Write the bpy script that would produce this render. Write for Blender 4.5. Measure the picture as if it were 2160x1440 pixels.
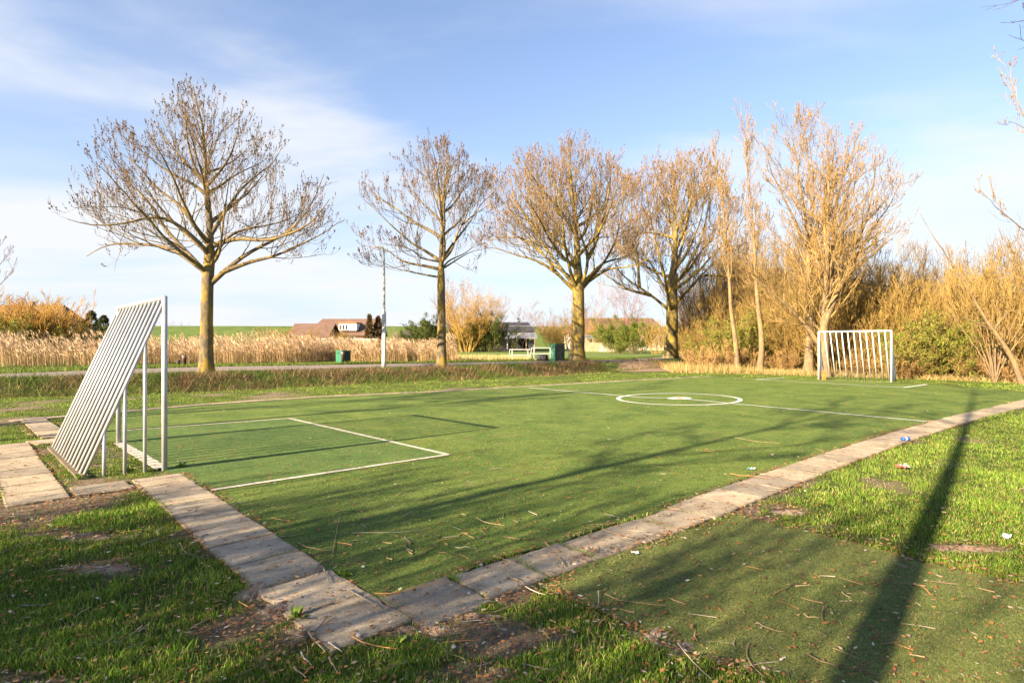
import bpy, math, random
import numpy as np
from math import pi, sin, cos, radians, sqrt, atan2

for o in list(bpy.data.objects):
    bpy.data.objects.remove(o, do_unlink=True)
SC = bpy.context.scene
COL = SC.collection
random.seed(7)
R = np.random.default_rng(11)

# ------------------------------------------------------------------ camera, sky, sun
F_PX, H_CAM, HOR = 1210.0, 1.5, 727.0
cam_d = bpy.data.cameras.new('camera')
cam = bpy.data.objects.new('camera', cam_d); COL.objects.link(cam)
cam.location = (0, 0, H_CAM); cam.rotation_euler = (pi/2, 0, 0)
cam_d.sensor_width = 36; cam_d.lens = 36*F_PX/2160
cam_d.shift_y = 7/2160
cam_d.clip_end = 3000; cam_d.clip_start = 0.05
SC.camera = cam

SUN_AZ = radians(42.0)            # light travels along (cos, sin) of this on the ground
SUN_EL = radians(21.5)
SX, SY = cos(SUN_AZ), sin(SUN_AZ)
sun_d = bpy.data.lights.new('sun', 'SUN')
sun = bpy.data.objects.new('sun', sun_d); COL.objects.link(sun)
sun_d.energy = 5.0; sun_d.angle = radians(0.5); sun_d.color = (1.0, 0.82, 0.58)
from mathutils import Vector
sun.rotation_euler = Vector((SX*cos(SUN_EL), SY*cos(SUN_EL), -sin(SUN_EL))).to_track_quat('-Z', 'Y').to_euler()
sun.location = (-30, -30, 30)

W = bpy.data.worlds.new('World'); SC.world = W; W.use_nodes = True
def build_world():
    nt = W.node_tree; n = nt.nodes; L = nt.links; n.clear()
    out = n.new('ShaderNodeOutputWorld'); bg = n.new('ShaderNodeBackground')
    sky = n.new('ShaderNodeTexSky'); sky.sky_type = 'NISHITA'; sky.sun_disc = False
    sky.sun_elevation = SUN_EL; sky.sun_rotation = atan2(-SX, -SY)
    sky.air_density = 1.0; sky.dust_density = 0.3; sky.ozone_density = 2.0; sky.altitude = 0
    tc = n.new('ShaderNodeTexCoord')
    sep = n.new('ShaderNodeSeparateXYZ'); L.new(tc.outputs['Generated'], sep.inputs[0])
    def math(op, a, b=None):
        m = n.new('ShaderNodeMath'); m.operation = op
        for i, v in enumerate((a, b)):
            if v is None: continue
            if hasattr(v, 'is_output'): L.new(v, m.inputs[i])
            else: m.inputs[i].default_value = v
        return m.outputs[0]
    # project the view direction on a cloud deck
    zz = math('ADD', math('MAXIMUM', sep.outputs[2], 0.0), 0.16)
    cx = math('DIVIDE', sep.outputs[0], zz); cy = math('DIVIDE', sep.outputs[1], zz)
    comb = n.new('ShaderNodeCombineXYZ'); L.new(cx, comb.inputs[0]); L.new(cy, comb.inputs[1])
    mp = n.new('ShaderNodeMapping'); L.new(comb.outputs[0], mp.inputs[0])
    mp.inputs['Rotation'].default_value = (0, 0, radians(20)); mp.inputs['Scale'].default_value = (0.62, 1.05, 1)
    mp.inputs['Location'].default_value = (5.5, -2.2, 0)
    n1 = n.new('ShaderNodeTexNoise'); L.new(mp.outputs[0], n1.inputs[0])
    n1.inputs['Scale'].default_value = 0.95; n1.inputs['Detail'].default_value = 7; n1.inputs['Roughness'].default_value = 0.52
    n1.inputs['Distortion'].default_value = 0.35
    # clouds thicken towards the left of the picture, where a bright bank stands
    bias = math('ADD', math('MULTIPLY', math('SUBTRACT', 0.30, sep.outputs[0]), 0.065), math('MULTIPLY', math('SUBTRACT', 0.20, sep.outputs[2]), 0.28))
    v = math('ADD', n1.outputs[0], bias)
    cr = n.new('ShaderNodeValToRGB'); L.new(v, cr.inputs[0])
    cr.color_ramp.elements[0].position = 0.405; cr.color_ramp.elements[0].color = (0.0, 0.0, 0.0, 1)
    cr.color_ramp.elements[1].position = 0.68; cr.color_ramp.elements[1].color = (1, 1, 1, 1)
    cr.color_ramp.interpolation = 'EASE'
    # thin veil low over the horizon
    veil = math('MULTIPLY', math('POWER', math('SUBTRACT', 1.0, math('MINIMUM', math('ABSOLUTE', sep.outputs[2]), 1.0)), 3.6), 0.92)
    cover = math('ADD', math('MULTIPLY', cr.outputs[0], 0.90), 0.05)
    tint = n.new('ShaderNodeMixRGB'); tint.blend_type = 'MULTIPLY'; tint.inputs[0].default_value = 1.0
    L.new(sky.outputs[0], tint.inputs[1]); tint.inputs[2].default_value = (0.86, 0.86, 0.94, 1)
    hz = n.new('ShaderNodeMixRGB'); L.new(veil, hz.inputs[0]); L.new(tint.outputs[0], hz.inputs[1]); hz.inputs[2].default_value = VEIL
    mix = n.new('ShaderNodeMixRGB'); L.new(cover, mix.inputs[0]); L.new(hz.outputs[0], mix.inputs[1])
    mix.inputs[2].default_value = CLOUD
    L.new(mix.outputs[0], bg.inputs[0]); bg.inputs[1].default_value = SKY_STR
    L.new(bg.outputs[0], out.inputs[0])
SKY_STR = 0.074
CLOUD = (3.25, 3.33, 3.5, 1)
VEIL = (2.3, 2.62, 3.15, 1)
build_world()
SC.view_settings.view_transform = 'Standard'
try: SC.view_settings.look = 'None'
except Exception: pass
SC.view_settings.gamma = 1; SC.view_settings.use_curve_mapping = False
SC.view_settings.exposure = 2.0
SC.render.film_transparent = False
SC.cycles.max_bounces = 6

# ------------------------------------------------------------------ helpers
def P(x, y, Y):
    return np.array(((x-1080)/F_PX*Y, Y, H_CAM+(HOR-y)/F_PX*Y))
def G(x, y, z=0.0):
    Y = F_PX*(H_CAM-z)/(y-HOR)
    return np.array(((x-1080)/F_PX*Y, Y, z))

def prop(o, label=None, cat=None, group=None, kind=None):
    if label: o['label'] = label
    if cat: o['category'] = cat
    if group: o['group'] = group
    if kind: o['kind'] = kind
    return o

def mesh_of(name, V, faces, col=None, smooth=False):
    V = np.asarray(V, dtype=np.float32)
    if not isinstance(faces, (list, tuple)): faces = [faces]
    faces = [np.asarray(f, dtype=np.int32) for f in faces if len(f)]
    me = bpy.data.meshes.new(name)
    me.vertices.add(len(V)); me.vertices.foreach_set('co', V.ravel())
    nl = sum(f.size for f in faces); nf = sum(len(f) for f in faces)
    me.loops.add(nl); me.polygons.add(nf)
    me.loops.foreach_set('vertex_index', np.concatenate([f.ravel() for f in faces]))
    tot = np.concatenate([np.full(len(f), f.shape[1], np.int32) for f in faces])
    st = np.zeros(nf, np.int32); st[1:] = np.cumsum(tot)[:-1]
    me.polygons.foreach_set('loop_start', st)
    me.polygons.foreach_set('loop_total', tot)
    me.polygons.foreach_set('use_smooth', np.full(nf, bool(smooth)))
    me.update(calc_edges=True)
    if col is not None:
        c = np.ones((len(V), 4), np.float32); c[:, :3] = col
        a = me.color_attributes.new('Col', 'FLOAT_COLOR', 'POINT'); a.data.foreach_set('color', c.ravel())
    return me

def add(name, me, mat, parent=None, loc=None, **kw):
    o = bpy.data.objects.new(name, me); COL.objects.link(o)
    if mat is not None and me is not None and not me.materials: me.materials.append(mat)
    if parent is not None: o.parent = parent
    if loc is not None: o.location = loc
    return prop(o, **kw)

def thing(name, label, cat, loc=(0, 0, 0), group=None, kind=None, rz=0):
    o = bpy.data.objects.new(name, None); COL.objects.link(o)
    o.location = tuple(float(c) for c in loc); o.rotation_euler = (0, 0, rz); o.empty_display_size = 0.2
    return prop(o, label, cat, group, kind)

def part(th, name, V, F, mat, col=None, smooth=False, **kw):
    """mesh given in world space, stored relative to its thing"""
    V = np.asarray(V, float) - np.array(th_loc(th))
    return add(name, mesh_of(name, V, F, col, smooth), mat, th, **kw)
def th_loc(o):
    l = np.array(o.location)
    return l + th_loc(o.parent) if o.parent else l

def copy_tree(o, parent=None):
    c = o.copy(); COL.objects.link(c)
    if parent is not None: c.parent = parent
    for ch in list(o.children): copy_tree(ch, c)
    return c

class MB:
    """collects simple solids"""
    def __init__(s): s.V = []; s.Q = []; s.T = []; s.n = 0
    def raw(s, V, Q=(), T=()):
        V = np.asarray(V, float)
        s.V.append(V)
        if len(Q): s.Q.append(np.asarray(Q, int)+s.n)
        if len(T): s.T.append(np.asarray(T, int)+s.n)
        s.n += len(V); return s
    def box(s, c, d, rz=0):
        x, y, z = np.array(d)/2
        v = np.array([(-x,-y,-z),(x,-y,-z),(x,y,-z),(-x,y,-z),(-x,-y,z),(x,-y,z),(x,y,z),(-x,y,z)])
        if rz: v = v @ np.array([[cos(rz), sin(rz), 0], [-sin(rz), cos(rz), 0], [0, 0, 1]])
        return s.raw(v+np.array(c), [(0,3,2,1),(4,5,6,7),(0,1,5,4),(1,2,6,5),(2,3,7,6),(3,0,4,7)])
    def hexa(s, b, t):   # bottom four, top four corners
        return s.raw(list(b)+list(t), [(0,3,2,1),(4,5,6,7),(0,1,5,4),(1,2,6,5),(2,3,7,6),(3,0,4,7)])
    def tube(s, pts, r, k=8, cap=True):
        pts = np.asarray(pts, float); r = np.broadcast_to(np.asarray(r, float), (len(pts),))
        V, Q = tubes(pts[None], r[None], k)
        T = []
        if cap:
            n = len(V); V = np.vstack([V, pts[0], pts[-1]])
            m = (len(pts)-1)*k
            T = [(n, (i+1) % k, i) for i in range(k)] + [(n+1, m+i, m+(i+1) % k) for i in range(k)]
        return s.raw(V, Q, T)
    def F(s):
        out = []
        if s.Q: out.append(np.vstack(s.Q))
        if s.T: out.append(np.vstack(s.T))
        return out
    def to(s, th, name, mat, smooth=False, **kw):
        return part(th, name, np.vstack(s.V), s.F(), mat, smooth=smooth, **kw)
    def top(s, name, mat, **kw):
        V = np.vstack(s.V); c = V.mean(0); c[2] = V[:, 2].min()
        return add(name, mesh_of(name, V-c, s.F()), mat, loc=tuple(c), **kw)

def norm(v):
    return v/np.maximum(np.linalg.norm(v, axis=-1, keepdims=True), 1e-9)

def tubes(Pts, Rad, k=3):
    """batch of polylines (B,n,3), radii (B,n) -> verts, quads"""
    B, n, _ = Pts.shape
    T = np.empty_like(Pts)
    T[:, 1:-1] = Pts[:, 2:]-Pts[:, :-2]; T[:, 0] = Pts[:, 1]-Pts[:, 0]; T[:, -1] = Pts[:, -1]-Pts[:, -2]
    T = norm(T)
    mean = norm(Pts[:, -1]-Pts[:, 0])
    ref = np.where(np.abs(mean[:, 2:3]) > 0.8, np.array([[1., 0.05, 0]]), np.array([[0, 0.05, 1.]]))[:, None, :]
    U = norm(np.cross(T, np.broadcast_to(ref, T.shape))); Wv = np.cross(T, U)
    a = np.arange(k)*2*pi/k
    ring = (Pts[:, :, None, :] + Rad[:, :, None, None]*(np.cos(a)[None, None, :, None]*U[:, :, None, :] + np.sin(a)[None, None, :, None]*Wv[:, :, None, :]))
    V = ring.reshape(-1, 3)
    idx = np.arange(B*n*k).reshape(B, n, k)
    nx = np.roll(idx, -1, axis=2)
    Q = np.stack([idx[:, :-1], nx[:, :-1], nx[:, 1:], idx[:, 1:]], -1).reshape(-1, 4)
    return V, Q

def resample(pts, n):
    pts = np.asarray(pts, float)
    d = np.r_[0, np.cumsum(np.linalg.norm(np.diff(pts, axis=0), axis=1))]
    t = np.linspace(0, d[-1], n)
    out = np.stack([np.interp(t, d, pts[:, i]) for i in range(3)], 1)
    for _ in range(2):
        out[1:-1] = 0.5*out[1:-1]+0.25*(out[:-2]+out[2:])
    return out

def vnoise(x, y, s, seed=0):
    """smooth value noise in 0..1"""
    g = np.random.default_rng(seed).random((256, 256))
    x = np.asarray(x)/s; y = np.asarray(y)/s
    xi = np.floor(x).astype(int); yi = np.floor(y).astype(int)
    fx = x-xi; fy = y-yi; fx = fx*fx*(3-2*fx); fy = fy*fy*(3-2*fy)
    h = lambda a, b: g[a % 256, b % 256]
    return (h(xi, yi)*(1-fx)+h(xi+1, yi)*fx)*(1-fy)+(h(xi, yi+1)*(1-fx)+h(xi+1, yi+1)*fx)*fy
def fbm(x, y, s, seed=0, o=4):
    v = 0; a = 0.5; t = 0
    for i in range(o):
        v = v+a*vnoise(x, y, s/2**i, seed+i); t += a; a *= 0.55
    return v/t

def inpoly(x, y, poly):
    x = np.asarray(x); y = np.asarray(y); r = np.zeros(x.shape, bool); n = len(poly); j = n-1
    for i in range(n):
        xi, yi = poly[i][:2]; xj, yj = poly[j][:2]
        c = ((yi > y) != (yj > y)) & (x < (xj-xi)*(y-yi)/(yj-yi+1e-12)+xi)
        r ^= c; j = i
    return r

# ------------------------------------------------------------------ materials
def new_mat(name):
    m = bpy.data.materials.new(name); m.use_nodes = True
    nt = m.node_tree; b = nt.nodes['Principled BSDF']
    return m, nt, b
def ramp(nt, src, stops):
    r = nt.nodes.new('ShaderNodeValToRGB'); nt.links.new(src, r.inputs[0])
    e = r.color_ramp.elements
    while len(e) < len(stops): e.new(0.5)
    for q, (p, c) in zip(e, stops): q.position = p; q.color = (*c, 1)
    return r.outputs[0]
def noise(nt, vec, scale, detail=5, rough=0.6, dist=0.0):
    t = nt.nodes.new('ShaderNodeTexNoise'); nt.links.new(vec, t.inputs[0])
    t.inputs['Scale'].default_value = scale; t.inputs['Detail'].default_value = detail
    t.inputs['Roughness'].default_value = rough; t.inputs['Distortion'].default_value = dist
    return t.outputs[0]
def mixc(nt, fac, a, b, mode='MIX'):
    m = nt.nodes.new('ShaderNodeMixRGB'); m.blend_type = mode
    for i, v in enumerate((fac, a, b)):
        if hasattr(v, 'is_output'): nt.links.new(v, m.inputs[i])
        elif i == 0: m.inputs[0].default_value = v
        else: m.inputs[i].default_value = (*v, 1)
    return m.outputs[0]
def bump(nt, bsdf, h, strength=0.4, dist=0.02):
    b = nt.nodes.new('ShaderNodeBump'); b.inputs['Strength'].default_value = strength; b.inputs['Distance'].default_value = dist
    nt.links.new(h, b.inputs['Height']); nt.links.new(b.outputs[0], bsdf.inputs['Normal'])
def vec(nt, kind='Position', scale=None):
    if kind == 'Position': v = nt.nodes.new('ShaderNodeNewGeometry').outputs['Position']
    else: v = nt.nodes.new('ShaderNodeTexCoord').outputs['Object']
    if scale:
        mp = nt.nodes.new('ShaderNodeMapping'); nt.links.new(v, mp.inputs[0]); mp.inputs['Scale'].default_value = scale
        v = mp.outputs[0]
    return v
def simple(name, stops, scale=8, rough=0.75, bmp=0.0, bscale=60, kind='Object', vscale=None, spec=0.3, detail=5, metal=0.0):
    m, nt, b = new_mat(name)
    v = vec(nt, kind, vscale)
    nt.links.new(ramp(nt, noise(nt, v, scale, detail), stops), b.inputs['Base Color'])
    b.inputs['Roughness'].default_value = rough; b.inputs['Specular IOR Level'].default_value = spec
    b.inputs['Metallic'].default_value = metal
    if bmp: bump(nt, b, noise(nt, v, bscale, 4), bmp)
    return m
def attr_mat(name, rough=0.7, trans=0.0, spec=0.2):
    m, nt, b = new_mat(name)
    a = nt.nodes.new('ShaderNodeAttribute'); a.attribute_name = 'Col'
    nt.links.new(a.outputs[0], b.inputs['Base Color'])
    b.inputs['Roughness'].default_value = rough; b.inputs['Specular IOR Level'].default_value = spec
    if trans:
        t = nt.nodes.new('ShaderNodeBsdfTranslucent'); nt.links.new(a.outputs[0], t.inputs[0])
        mx = nt.nodes.new('ShaderNodeMixShader'); mx.inputs[0].default_value = trans
        nt.links.new(b.outputs[0], mx.inputs[1]); nt.links.new(t.outputs[0], mx.inputs[2])
        nt.links.new(mx.outputs[0], nt.nodes['Material Output'].inputs[0])
    return m

M_blade = attr_mat('grass blade', 0.6, 0.30)
M_dry = attr_mat('dry stalk', 0.8, 0.2)
M_leaf = attr_mat('shrub leaf', 0.55, 0.25)
M_twig = attr_mat('twig bark', 0.85)
M_litter = attr_mat('fallen leaf', 0.85, 0.1)

def bark(name, dark, mid, lichen, amt=0.5, scale=3.0):
    m, nt, b = new_mat(name)
    v = vec(nt, 'Object', (1, 1, 0.45))
    base = ramp(nt, noise(nt, v, scale*4, 6, 0.7), [(0.3, dark), (0.7, mid)])
    lich = ramp(nt, noise(nt, v, scale, 6, 0.65), [(amt-0.08, (0, 0, 0)), (amt+0.1, (1, 1, 1))])
    nt.links.new(mixc(nt, lich, base, lichen), b.inputs['Base Color'])
    b.inputs['Roughness'].default_value = 0.9; b.inputs['Specular IOR Level'].default_value = 0.15
    bump(nt, b, noise(nt, vec(nt, 'Object', (1, 1, 0.25)), 26, 5, 0.7), 0.8, 0.03)
    return m
M_bark_lichen = bark('lichen bark', (0.075, 0.060, 0.042), (0.18, 0.145, 0.095), (0.30, 0.20, 0.035), 0.52, 2.6)
M_bark_old = bark('old lichen bark', (0.060, 0.052, 0.036), (0.17, 0.14, 0.085), (0.29, 0.20, 0.035), 0.50, 2.8)
M_bark_willow = bark('willow bark', (0.12, 0.085, 0.05), (0.27, 0.185, 0.105), (0.30, 0.205, 0.085), 0.55, 3)
M_bark_grey = bark('grey bark', (0.06, 0.05, 0.045), (0.18, 0.14, 0.11), (0.24, 0.18, 0.10), 0.6, 3)
M_limb = bark('limb bark', (0.085, 0.067, 0.045), (0.19, 0.145, 0.09), (0.27, 0.185, 0.05), 0.55, 3)

def ground_mat():
    m, nt, b = new_mat('lawn ground')
    v = vec(nt)
    a = nt.nodes.new('ShaderNodeAttribute'); a.attribute_name = 'Col'
    gr = ramp(nt, noise(nt, v, 2.4, 8, 0.72), [(0.28, (0.050, 0.048, 0.018)), (0.45, (0.095, 0.125, 0.026)), (0.60, (0.14, 0.18, 0.035)), (0.78, (0.24, 0.185, 0.085))])
    fine = ramp(nt, noise(nt, v, 38, 5, 0.75), [(0.2, (0.35, 0.35, 0.35)), (0.75, (1.35, 1.35, 1.35))])
    gr = mixc(nt, 1.0, gr, fine, 'MULTIPLY')
    soil = ramp(nt, noise(nt, v, 14, 10, 0.85), [(0.30, (0.075, 0.050, 0.036)), (0.44, (0.20, 0.14, 0.098)), (0.56, (0.32, 0.235, 0.17)), (0.70, (0.52, 0.41, 0.31))])
    nt.links.new(mixc(nt, a.outputs[0], gr, soil), b.inputs['Base Color'])
    b.inputs['Roughness'].default_value = 0.95; b.inputs['Specular IOR Level'].default_value = 0.1
    bump(nt, b, noise(nt, v, 30, 10, 0.8), 1.0, 0.06)
    return m
M_ground = ground_mat()

def turf_mat(name, c0, c1, c2, dirt):
    m, nt, b = new_mat(name)
    v = vec(nt)
    base = ramp(nt, noise(nt, v, 1.1, 7, 0.68, 0.4), [(0.28, c0), (0.5, c1), (0.74, c2)])
    grain = ramp(nt, noise(nt, v, 85, 3, 0.8), [(0.3, (0.35, 0.37, 0.38)), (0.5, (1.0, 1.0, 1.0)), (0.68, (1.75, 1.65, 1.6))])
    base = mixc(nt, 1.0, base, grain, 'MULTIPLY')
    base = mixc(nt, 1.0, base, ramp(nt, noise(nt, v, 6.5, 8, 0.8, 0.3), [(0.32, (0.62, 0.66, 0.66)), (0.5, (1, 1, 1)), (0.70, (1.28, 1.22, 1.2))]), 'MULTIPLY')
    d = ramp(nt, noise(nt, v, 3.3, 8, 0.75, 0.6), [(0.52, (0, 0, 0)), (0.74, (0.6, 0.6, 0.6))])
    base = mixc(nt, d, base, dirt)
    # pale crumbs of infill and bits of leaf trodden into the pile
    vo = nt.nodes.new('ShaderNodeTexVoronoi'); nt.links.new(v, vo.inputs[0]); vo.inputs['Scale'].default_value = 21
    cr = ramp(nt, vo.outputs[0], [(0.055, (1, 1, 1)), (0.10, (0, 0, 0))])
    sel = ramp(nt, vo.outputs[1], [(0.70, (0, 0, 0)), (0.72, (1, 1, 1))])
    nt.links.new(mixc(nt, mixc(nt, 1.0, cr, sel, 'MULTIPLY'), base, (0.40, 0.30, 0.17)), b.inputs['Base Color'])
    b.inputs['Roughness'].default_value = 0.85; b.inputs['Specular IOR Level'].default_value = 0.15
    bump(nt, b, noise(nt, v, 110, 3, 0.8), 0.9, 0.02)
    return m
M_turf = turf_mat('green turf', (0.066, 0.118, 0.024), (0.124, 0.184, 0.036), (0.190, 0.235, 0.052), (0.17, 0.15, 0.06))
M_turf_box = turf_mat('blue green turf', (0.066, 0.122, 0.032), (0.105, 0.170, 0.042), (0.150, 0.205, 0.050), (0.13, 0.15, 0.05))
M_turf_old = turf_mat('olive turf', (0.082, 0.115, 0.032), (0.138, 0.170, 0.045), (0.205, 0.220, 0.062), (0.20, 0.155, 0.075))

def concrete_mat():
    m, nt, b = new_mat('weathered concrete')
    v = vec(nt)
    base = ramp(nt, noise(nt, v, 2.2, 8, 0.7), [(0.25, (0.25, 0.20, 0.145)), (0.5, (0.41, 0.335, 0.24)), (0.75, (0.55, 0.45, 0.325))])
    gr = ramp(nt, noise(nt, v, 70, 4, 0.8), [(0.25, (0.6, 0.6, 0.6)), (0.6, (1.1, 1.1, 1.1))])
    st = ramp(nt, noise(nt, v, 6.5, 8, 0.82), [(0.54, (0, 0, 0)), (0.70, (0.7, 0.7, 0.7))])
    c = mixc(nt, st, mixc(nt, 1, base, gr, 'MULTIPLY'), (0.10, 0.085, 0.06))
    so = nt.nodes.new('ShaderNodeSeparateXYZ'); nt.links.new(nt.nodes.new('ShaderNodeTexCoord').outputs['Object'], so.inputs[0])
    def mth(op, a, b_=None):
        q = nt.nodes.new('ShaderNodeMath'); q.operation = op
        for i, w in enumerate((a, b_)):
            if w is None: continue
            if hasattr(w, 'is_output'): nt.links.new(w, q.inputs[i])
            else: q.inputs[i].default_value = w
        return q.outputs[0]
    ed = mth('MAXIMUM', mth('ABSOLUTE', so.outputs[0]), mth('ABSOLUTE', so.outputs[1]))
    ed = mth('ADD', ed, mth('MULTIPLY', mth('SUBTRACT', noise(nt, v, 9, 6, .75), .5), .16))
    c = mixc(nt, ramp(nt, ed, [(0.205, (0, 0, 0)), (0.255, (.7, .7, .7))]), c, (0.11, 0.080, 0.052))
    oi = nt.nodes.new('ShaderNodeObjectInfo')
    tint = ramp(nt, oi.outputs['Random'], [(0, (0.66, 0.67, 0.68)), (1, (1.15, 1.1, 1.02))])
    nt.links.new(mixc(nt, 1, c, tint, 'MULTIPLY'), b.inputs['Base Color'])
    b.inputs['Roughness'].default_value = 0.9; b.inputs['Specular IOR Level'].default_value = 0.2
    bump(nt, b, noise(nt, v, 60, 6, 0.75), 0.5, 0.01)
    return m
M_conc = concrete_mat()
M_line = simple('worn white line', [(0.32, (0.20, 0.22, 0.10)), (0.42, (0.46, 0.41, 0.32)), (0.65, (0.60, 0.55, 0.45))], 14, 0.9, 0.3, 90, 'Position')
M_line_w = simple('bright white line', [(0.30, (0.34, 0.36, 0.22)), (0.40, (0.60, 0.58, 0.50)), (0.65, (0.74, 0.72, 0.66))], 14, 0.9, 0.2, 90, 'Position')
def goal_mat():
    m, nt, b = new_mat('galvanised white steel')
    v = vec(nt, 'Position')
    c = ramp(nt, noise(nt, v, 5, 6, 0.7), [(0.3, (0.31, 0.31, 0.32)), (0.6, (0.45, 0.445, 0.44))])
    wear = ramp(nt, noise(nt, vec(nt, 'Position', (1, 1, 0.5)), 11, 7, 0.8), [(0.62, (0, 0, 0)), (0.70, (0.75, 0.75, 0.75))])
    nt.links.new(mixc(nt, wear, c, (0.23, 0.17, 0.10)), b.inputs['Base Color'])
    b.inputs['Roughness'].default_value = 0.42; b.inputs['Metallic'].default_value = 0.15
    return m
M_goal = goal_mat()
M_goal_far = simple('white painted steel', [(0.3, (0.50, 0.49, 0.47)), (0.7, (0.60, 0.59, 0.57))], 5, 0.45)
M_asph = simple('worn path surface', [(0.25, (0.15, 0.125, 0.10)), (0.5, (0.22, 0.18, 0.145)), (0.75, (0.30, 0.25, 0.20))], 3, 0.95, 0.5, 40, 'Position', detail=8)
M_soil = simple('trodden earth', [(0.25, (0.13, 0.085, 0.055)), (0.5, (0.24, 0.16, 0.10)), (0.75, (0.33, 0.23, 0.15))], 4, 0.95, 0.5, 30, 'Position', detail=8)
M_dike = simple('dike grass', [(0.25, (0.055, 0.085, 0.018)), (0.5, (0.085, 0.125, 0.022)), (0.8, (0.125, 0.155, 0.035))], 0.35, 0.95, 0.3, 4, 'Position', detail=8)

# ------------------------------------------------------------------ terrain
Z_ROAD = 0.42
LIP = [(-400, -160), (-60, -6), (-24, 11.2), (-14.3, 16.06), (-10.1, 18.2), (-5.2, 22.4), (2.86, 28.8), (6.8, 33), (12, 38.5), (22, 50), (60, 86), (500, 500)]
def lip_dist(x, y):
    """signed distance beyond the near lip of the ditch (positive = far side)"""
    best = np.full(np.shape(x), 1e9); sg = np.ones(np.shape(x))
    for (x0, y0), (x1, y1) in zip(LIP[:-1], LIP[1:]):
        dx, dy = x1-x0, y1-y0; L2 = dx*dx+dy*dy
        t = np.clip(((x-x0)*dx+(y-y0)*dy)/L2, 0, 1)
        px, py = x-(x0+t*dx), y-(y0+t*dy); d = np.hypot(px, py)
        s = np.sign(dx*py-dy*px)
        m = d < best; best = np.where(m, d, best); sg = np.where(m, s, sg)
    return best*sg
def ramp_blend(x, y):   # the trodden ramp at the right end of the ditch has no dip
    return np.clip((x-5.2)/3.0, 0, 1)
def height(x, y):
    d = lip_dist(x, y)
    dip = np.interp(d, [0, 0.5, 1.0, 1.6, 2.2, 3.2], [0, -0.22, -0.30, -0.05, 0.25, Z_ROAD])
    flat = np.interp(d, [0, 3.2], [0, Z_ROAD])
    k = ramp_blend(x, y)
    return dip*(1-k)+flat*k

# outlines on the ground, measured from the photograph
def gl(pts): return [tuple(G(*p)[:2]) for p in pts]
PITCH = gl([(798, 1264), (942, 1224), (1040, 1180), (1167, 1149), (1252, 1119), (1336, 1094), (1417, 1072), (1540, 1020), (1700, 968), (1880, 911), (2000, 880), (2160, 842)]) \
    + [(16.5, 18.4), (15.6, 22.2), (9.2, 27.4)] + gl([(1490, 795), (1300, 804), (1115, 815), (930, 827), (700, 838), (470, 852), (270, 868)]) + gl([(200, 915), (247, 936), (340, 991), (400, 1013), (460, 1050), (540, 1104), (628, 1168), (735, 1240)])
TURF2 = gl([(1150, 1240), (1236, 1178), (1360, 1150), (1435, 1122), (1560, 1085), (1640, 1104), (1800, 1142), (1950, 1185), (2060, 1208), (2160, 1230)]) + [(3.6, 3.35), (4.4, 2.2), (3.5, 0.9), (2.4, 1.3)] + gl([(1640, 1440), (1430, 1375), (1330, 1320), (1240, 1275)])

def sheet(name, poly, z, mat, kind='structure', wobble=0.02, **kw):
    """flat polygon on the ground with a slightly uneven outline"""
    pts = []
    n = len(poly)
    for i in range(n):
        a = np.array(poly[i]); b = np.array(poly[(i+1) % n]); L = np.linalg.norm(b-a)
        m = max(1, min(60, int(L/0.15)))
        for j in range(m):
            q = a+(b-a)*j/m
            nv = np.array((-(b-a)[1], (b-a)[0]))/max(L, 1e-6)
            w = (fbm(q[0]+9, q[1]+5, 0.6, 5, 3)-0.5)*2*wobble
            pts.append((*(q+nv*w), z))
    me = bpy.data.meshes.new(name)
    me.from_pydata(pts, [], [list(range(len(pts)))])
    me.update()
    if me.polygons[0].normal.z < 0: me.flip_normals()
    return add(name, me, mat, kind=kind, **kw)

# path slab rows (centre lines)
S2 = sqrt(0.5)
def ab(a, b): return np.array(((a+b)*S2, (a-b)*S2))
ROW_LEFT = [ab(1.75, -7.45), ab(1.70, -6.0), ab(1.66, -5.2), ab(1.63, -4.4), ab(1.60, -3.6), ab(1.59, -2.92), ab(1.59, -2.57)]
_in = [G(x, y)[:2] for x, y in [(942, 1225), (1040, 1177), (1167, 1150), (1252, 1120), (1336, 1096), (1417, 1074), (1540, 1020), (1700, 968), (1880, 912), (2000, 880), (2160, 843)]]
ROW_RIGHT = [ab(1.36, -2.68)+0*ab(1, 0)]
ROW_RIGHT = [ab(1.82, -2.70), ab(2.3, -2.68), ab(3.3, -2.60), ab(4.3, -2.50), ab(6.0, -2.45), ab(8.0, -2.35), ab(11.5, -2.10), ab(14.7, -1.78), ab(20.9, -0.95), ab(26, -0.1)]
ROW_PAD = [ab(0.68, -7.05), ab(0.70, -9.2), ab(0.74, -11.6)]
ROW_NEAR = [ab(0.96, -7.26), ab(1.46, -7.24)]
ROW_FARLINK = [ab(0.99, -11.3), ab(2.0, -11.5)]
ROW_FAR = [ab(1.0, -15.0), ab(3.0, -15.35), ab(5.2, -15.75), ab(8.1, -15.6), ab(11.4, -14.75), ab(15.0, -14.3), ab(20, -13.6), ab(26.3, -12.6)]
ROW_STUB = [ab(1.35, -15.2), ab(1.35, -11.7)]
def walk(row, step):
    row = np.array(row); d = np.r_[0, np.cumsum(np.linalg.norm(np.diff(row, axis=0), axis=1))]
    n = int(d[-1]/step); out = []
    for i in range(n):
        s = (i+0.5)*step
        p = np.array([np.interp(s, d, row[:, k]) for k in (0, 1)])
        q = np.array([np.interp(min(s+0.1, d[-1]), d, row[:, k]) for k in (0, 1)])
        r = np.array([np.interp(max(s-0.1, 0), d, row[:, k]) for k in (0, 1)])
        out.append((p, atan2(*(q-r)[::-1])))
    return out
SLABS = []
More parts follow.
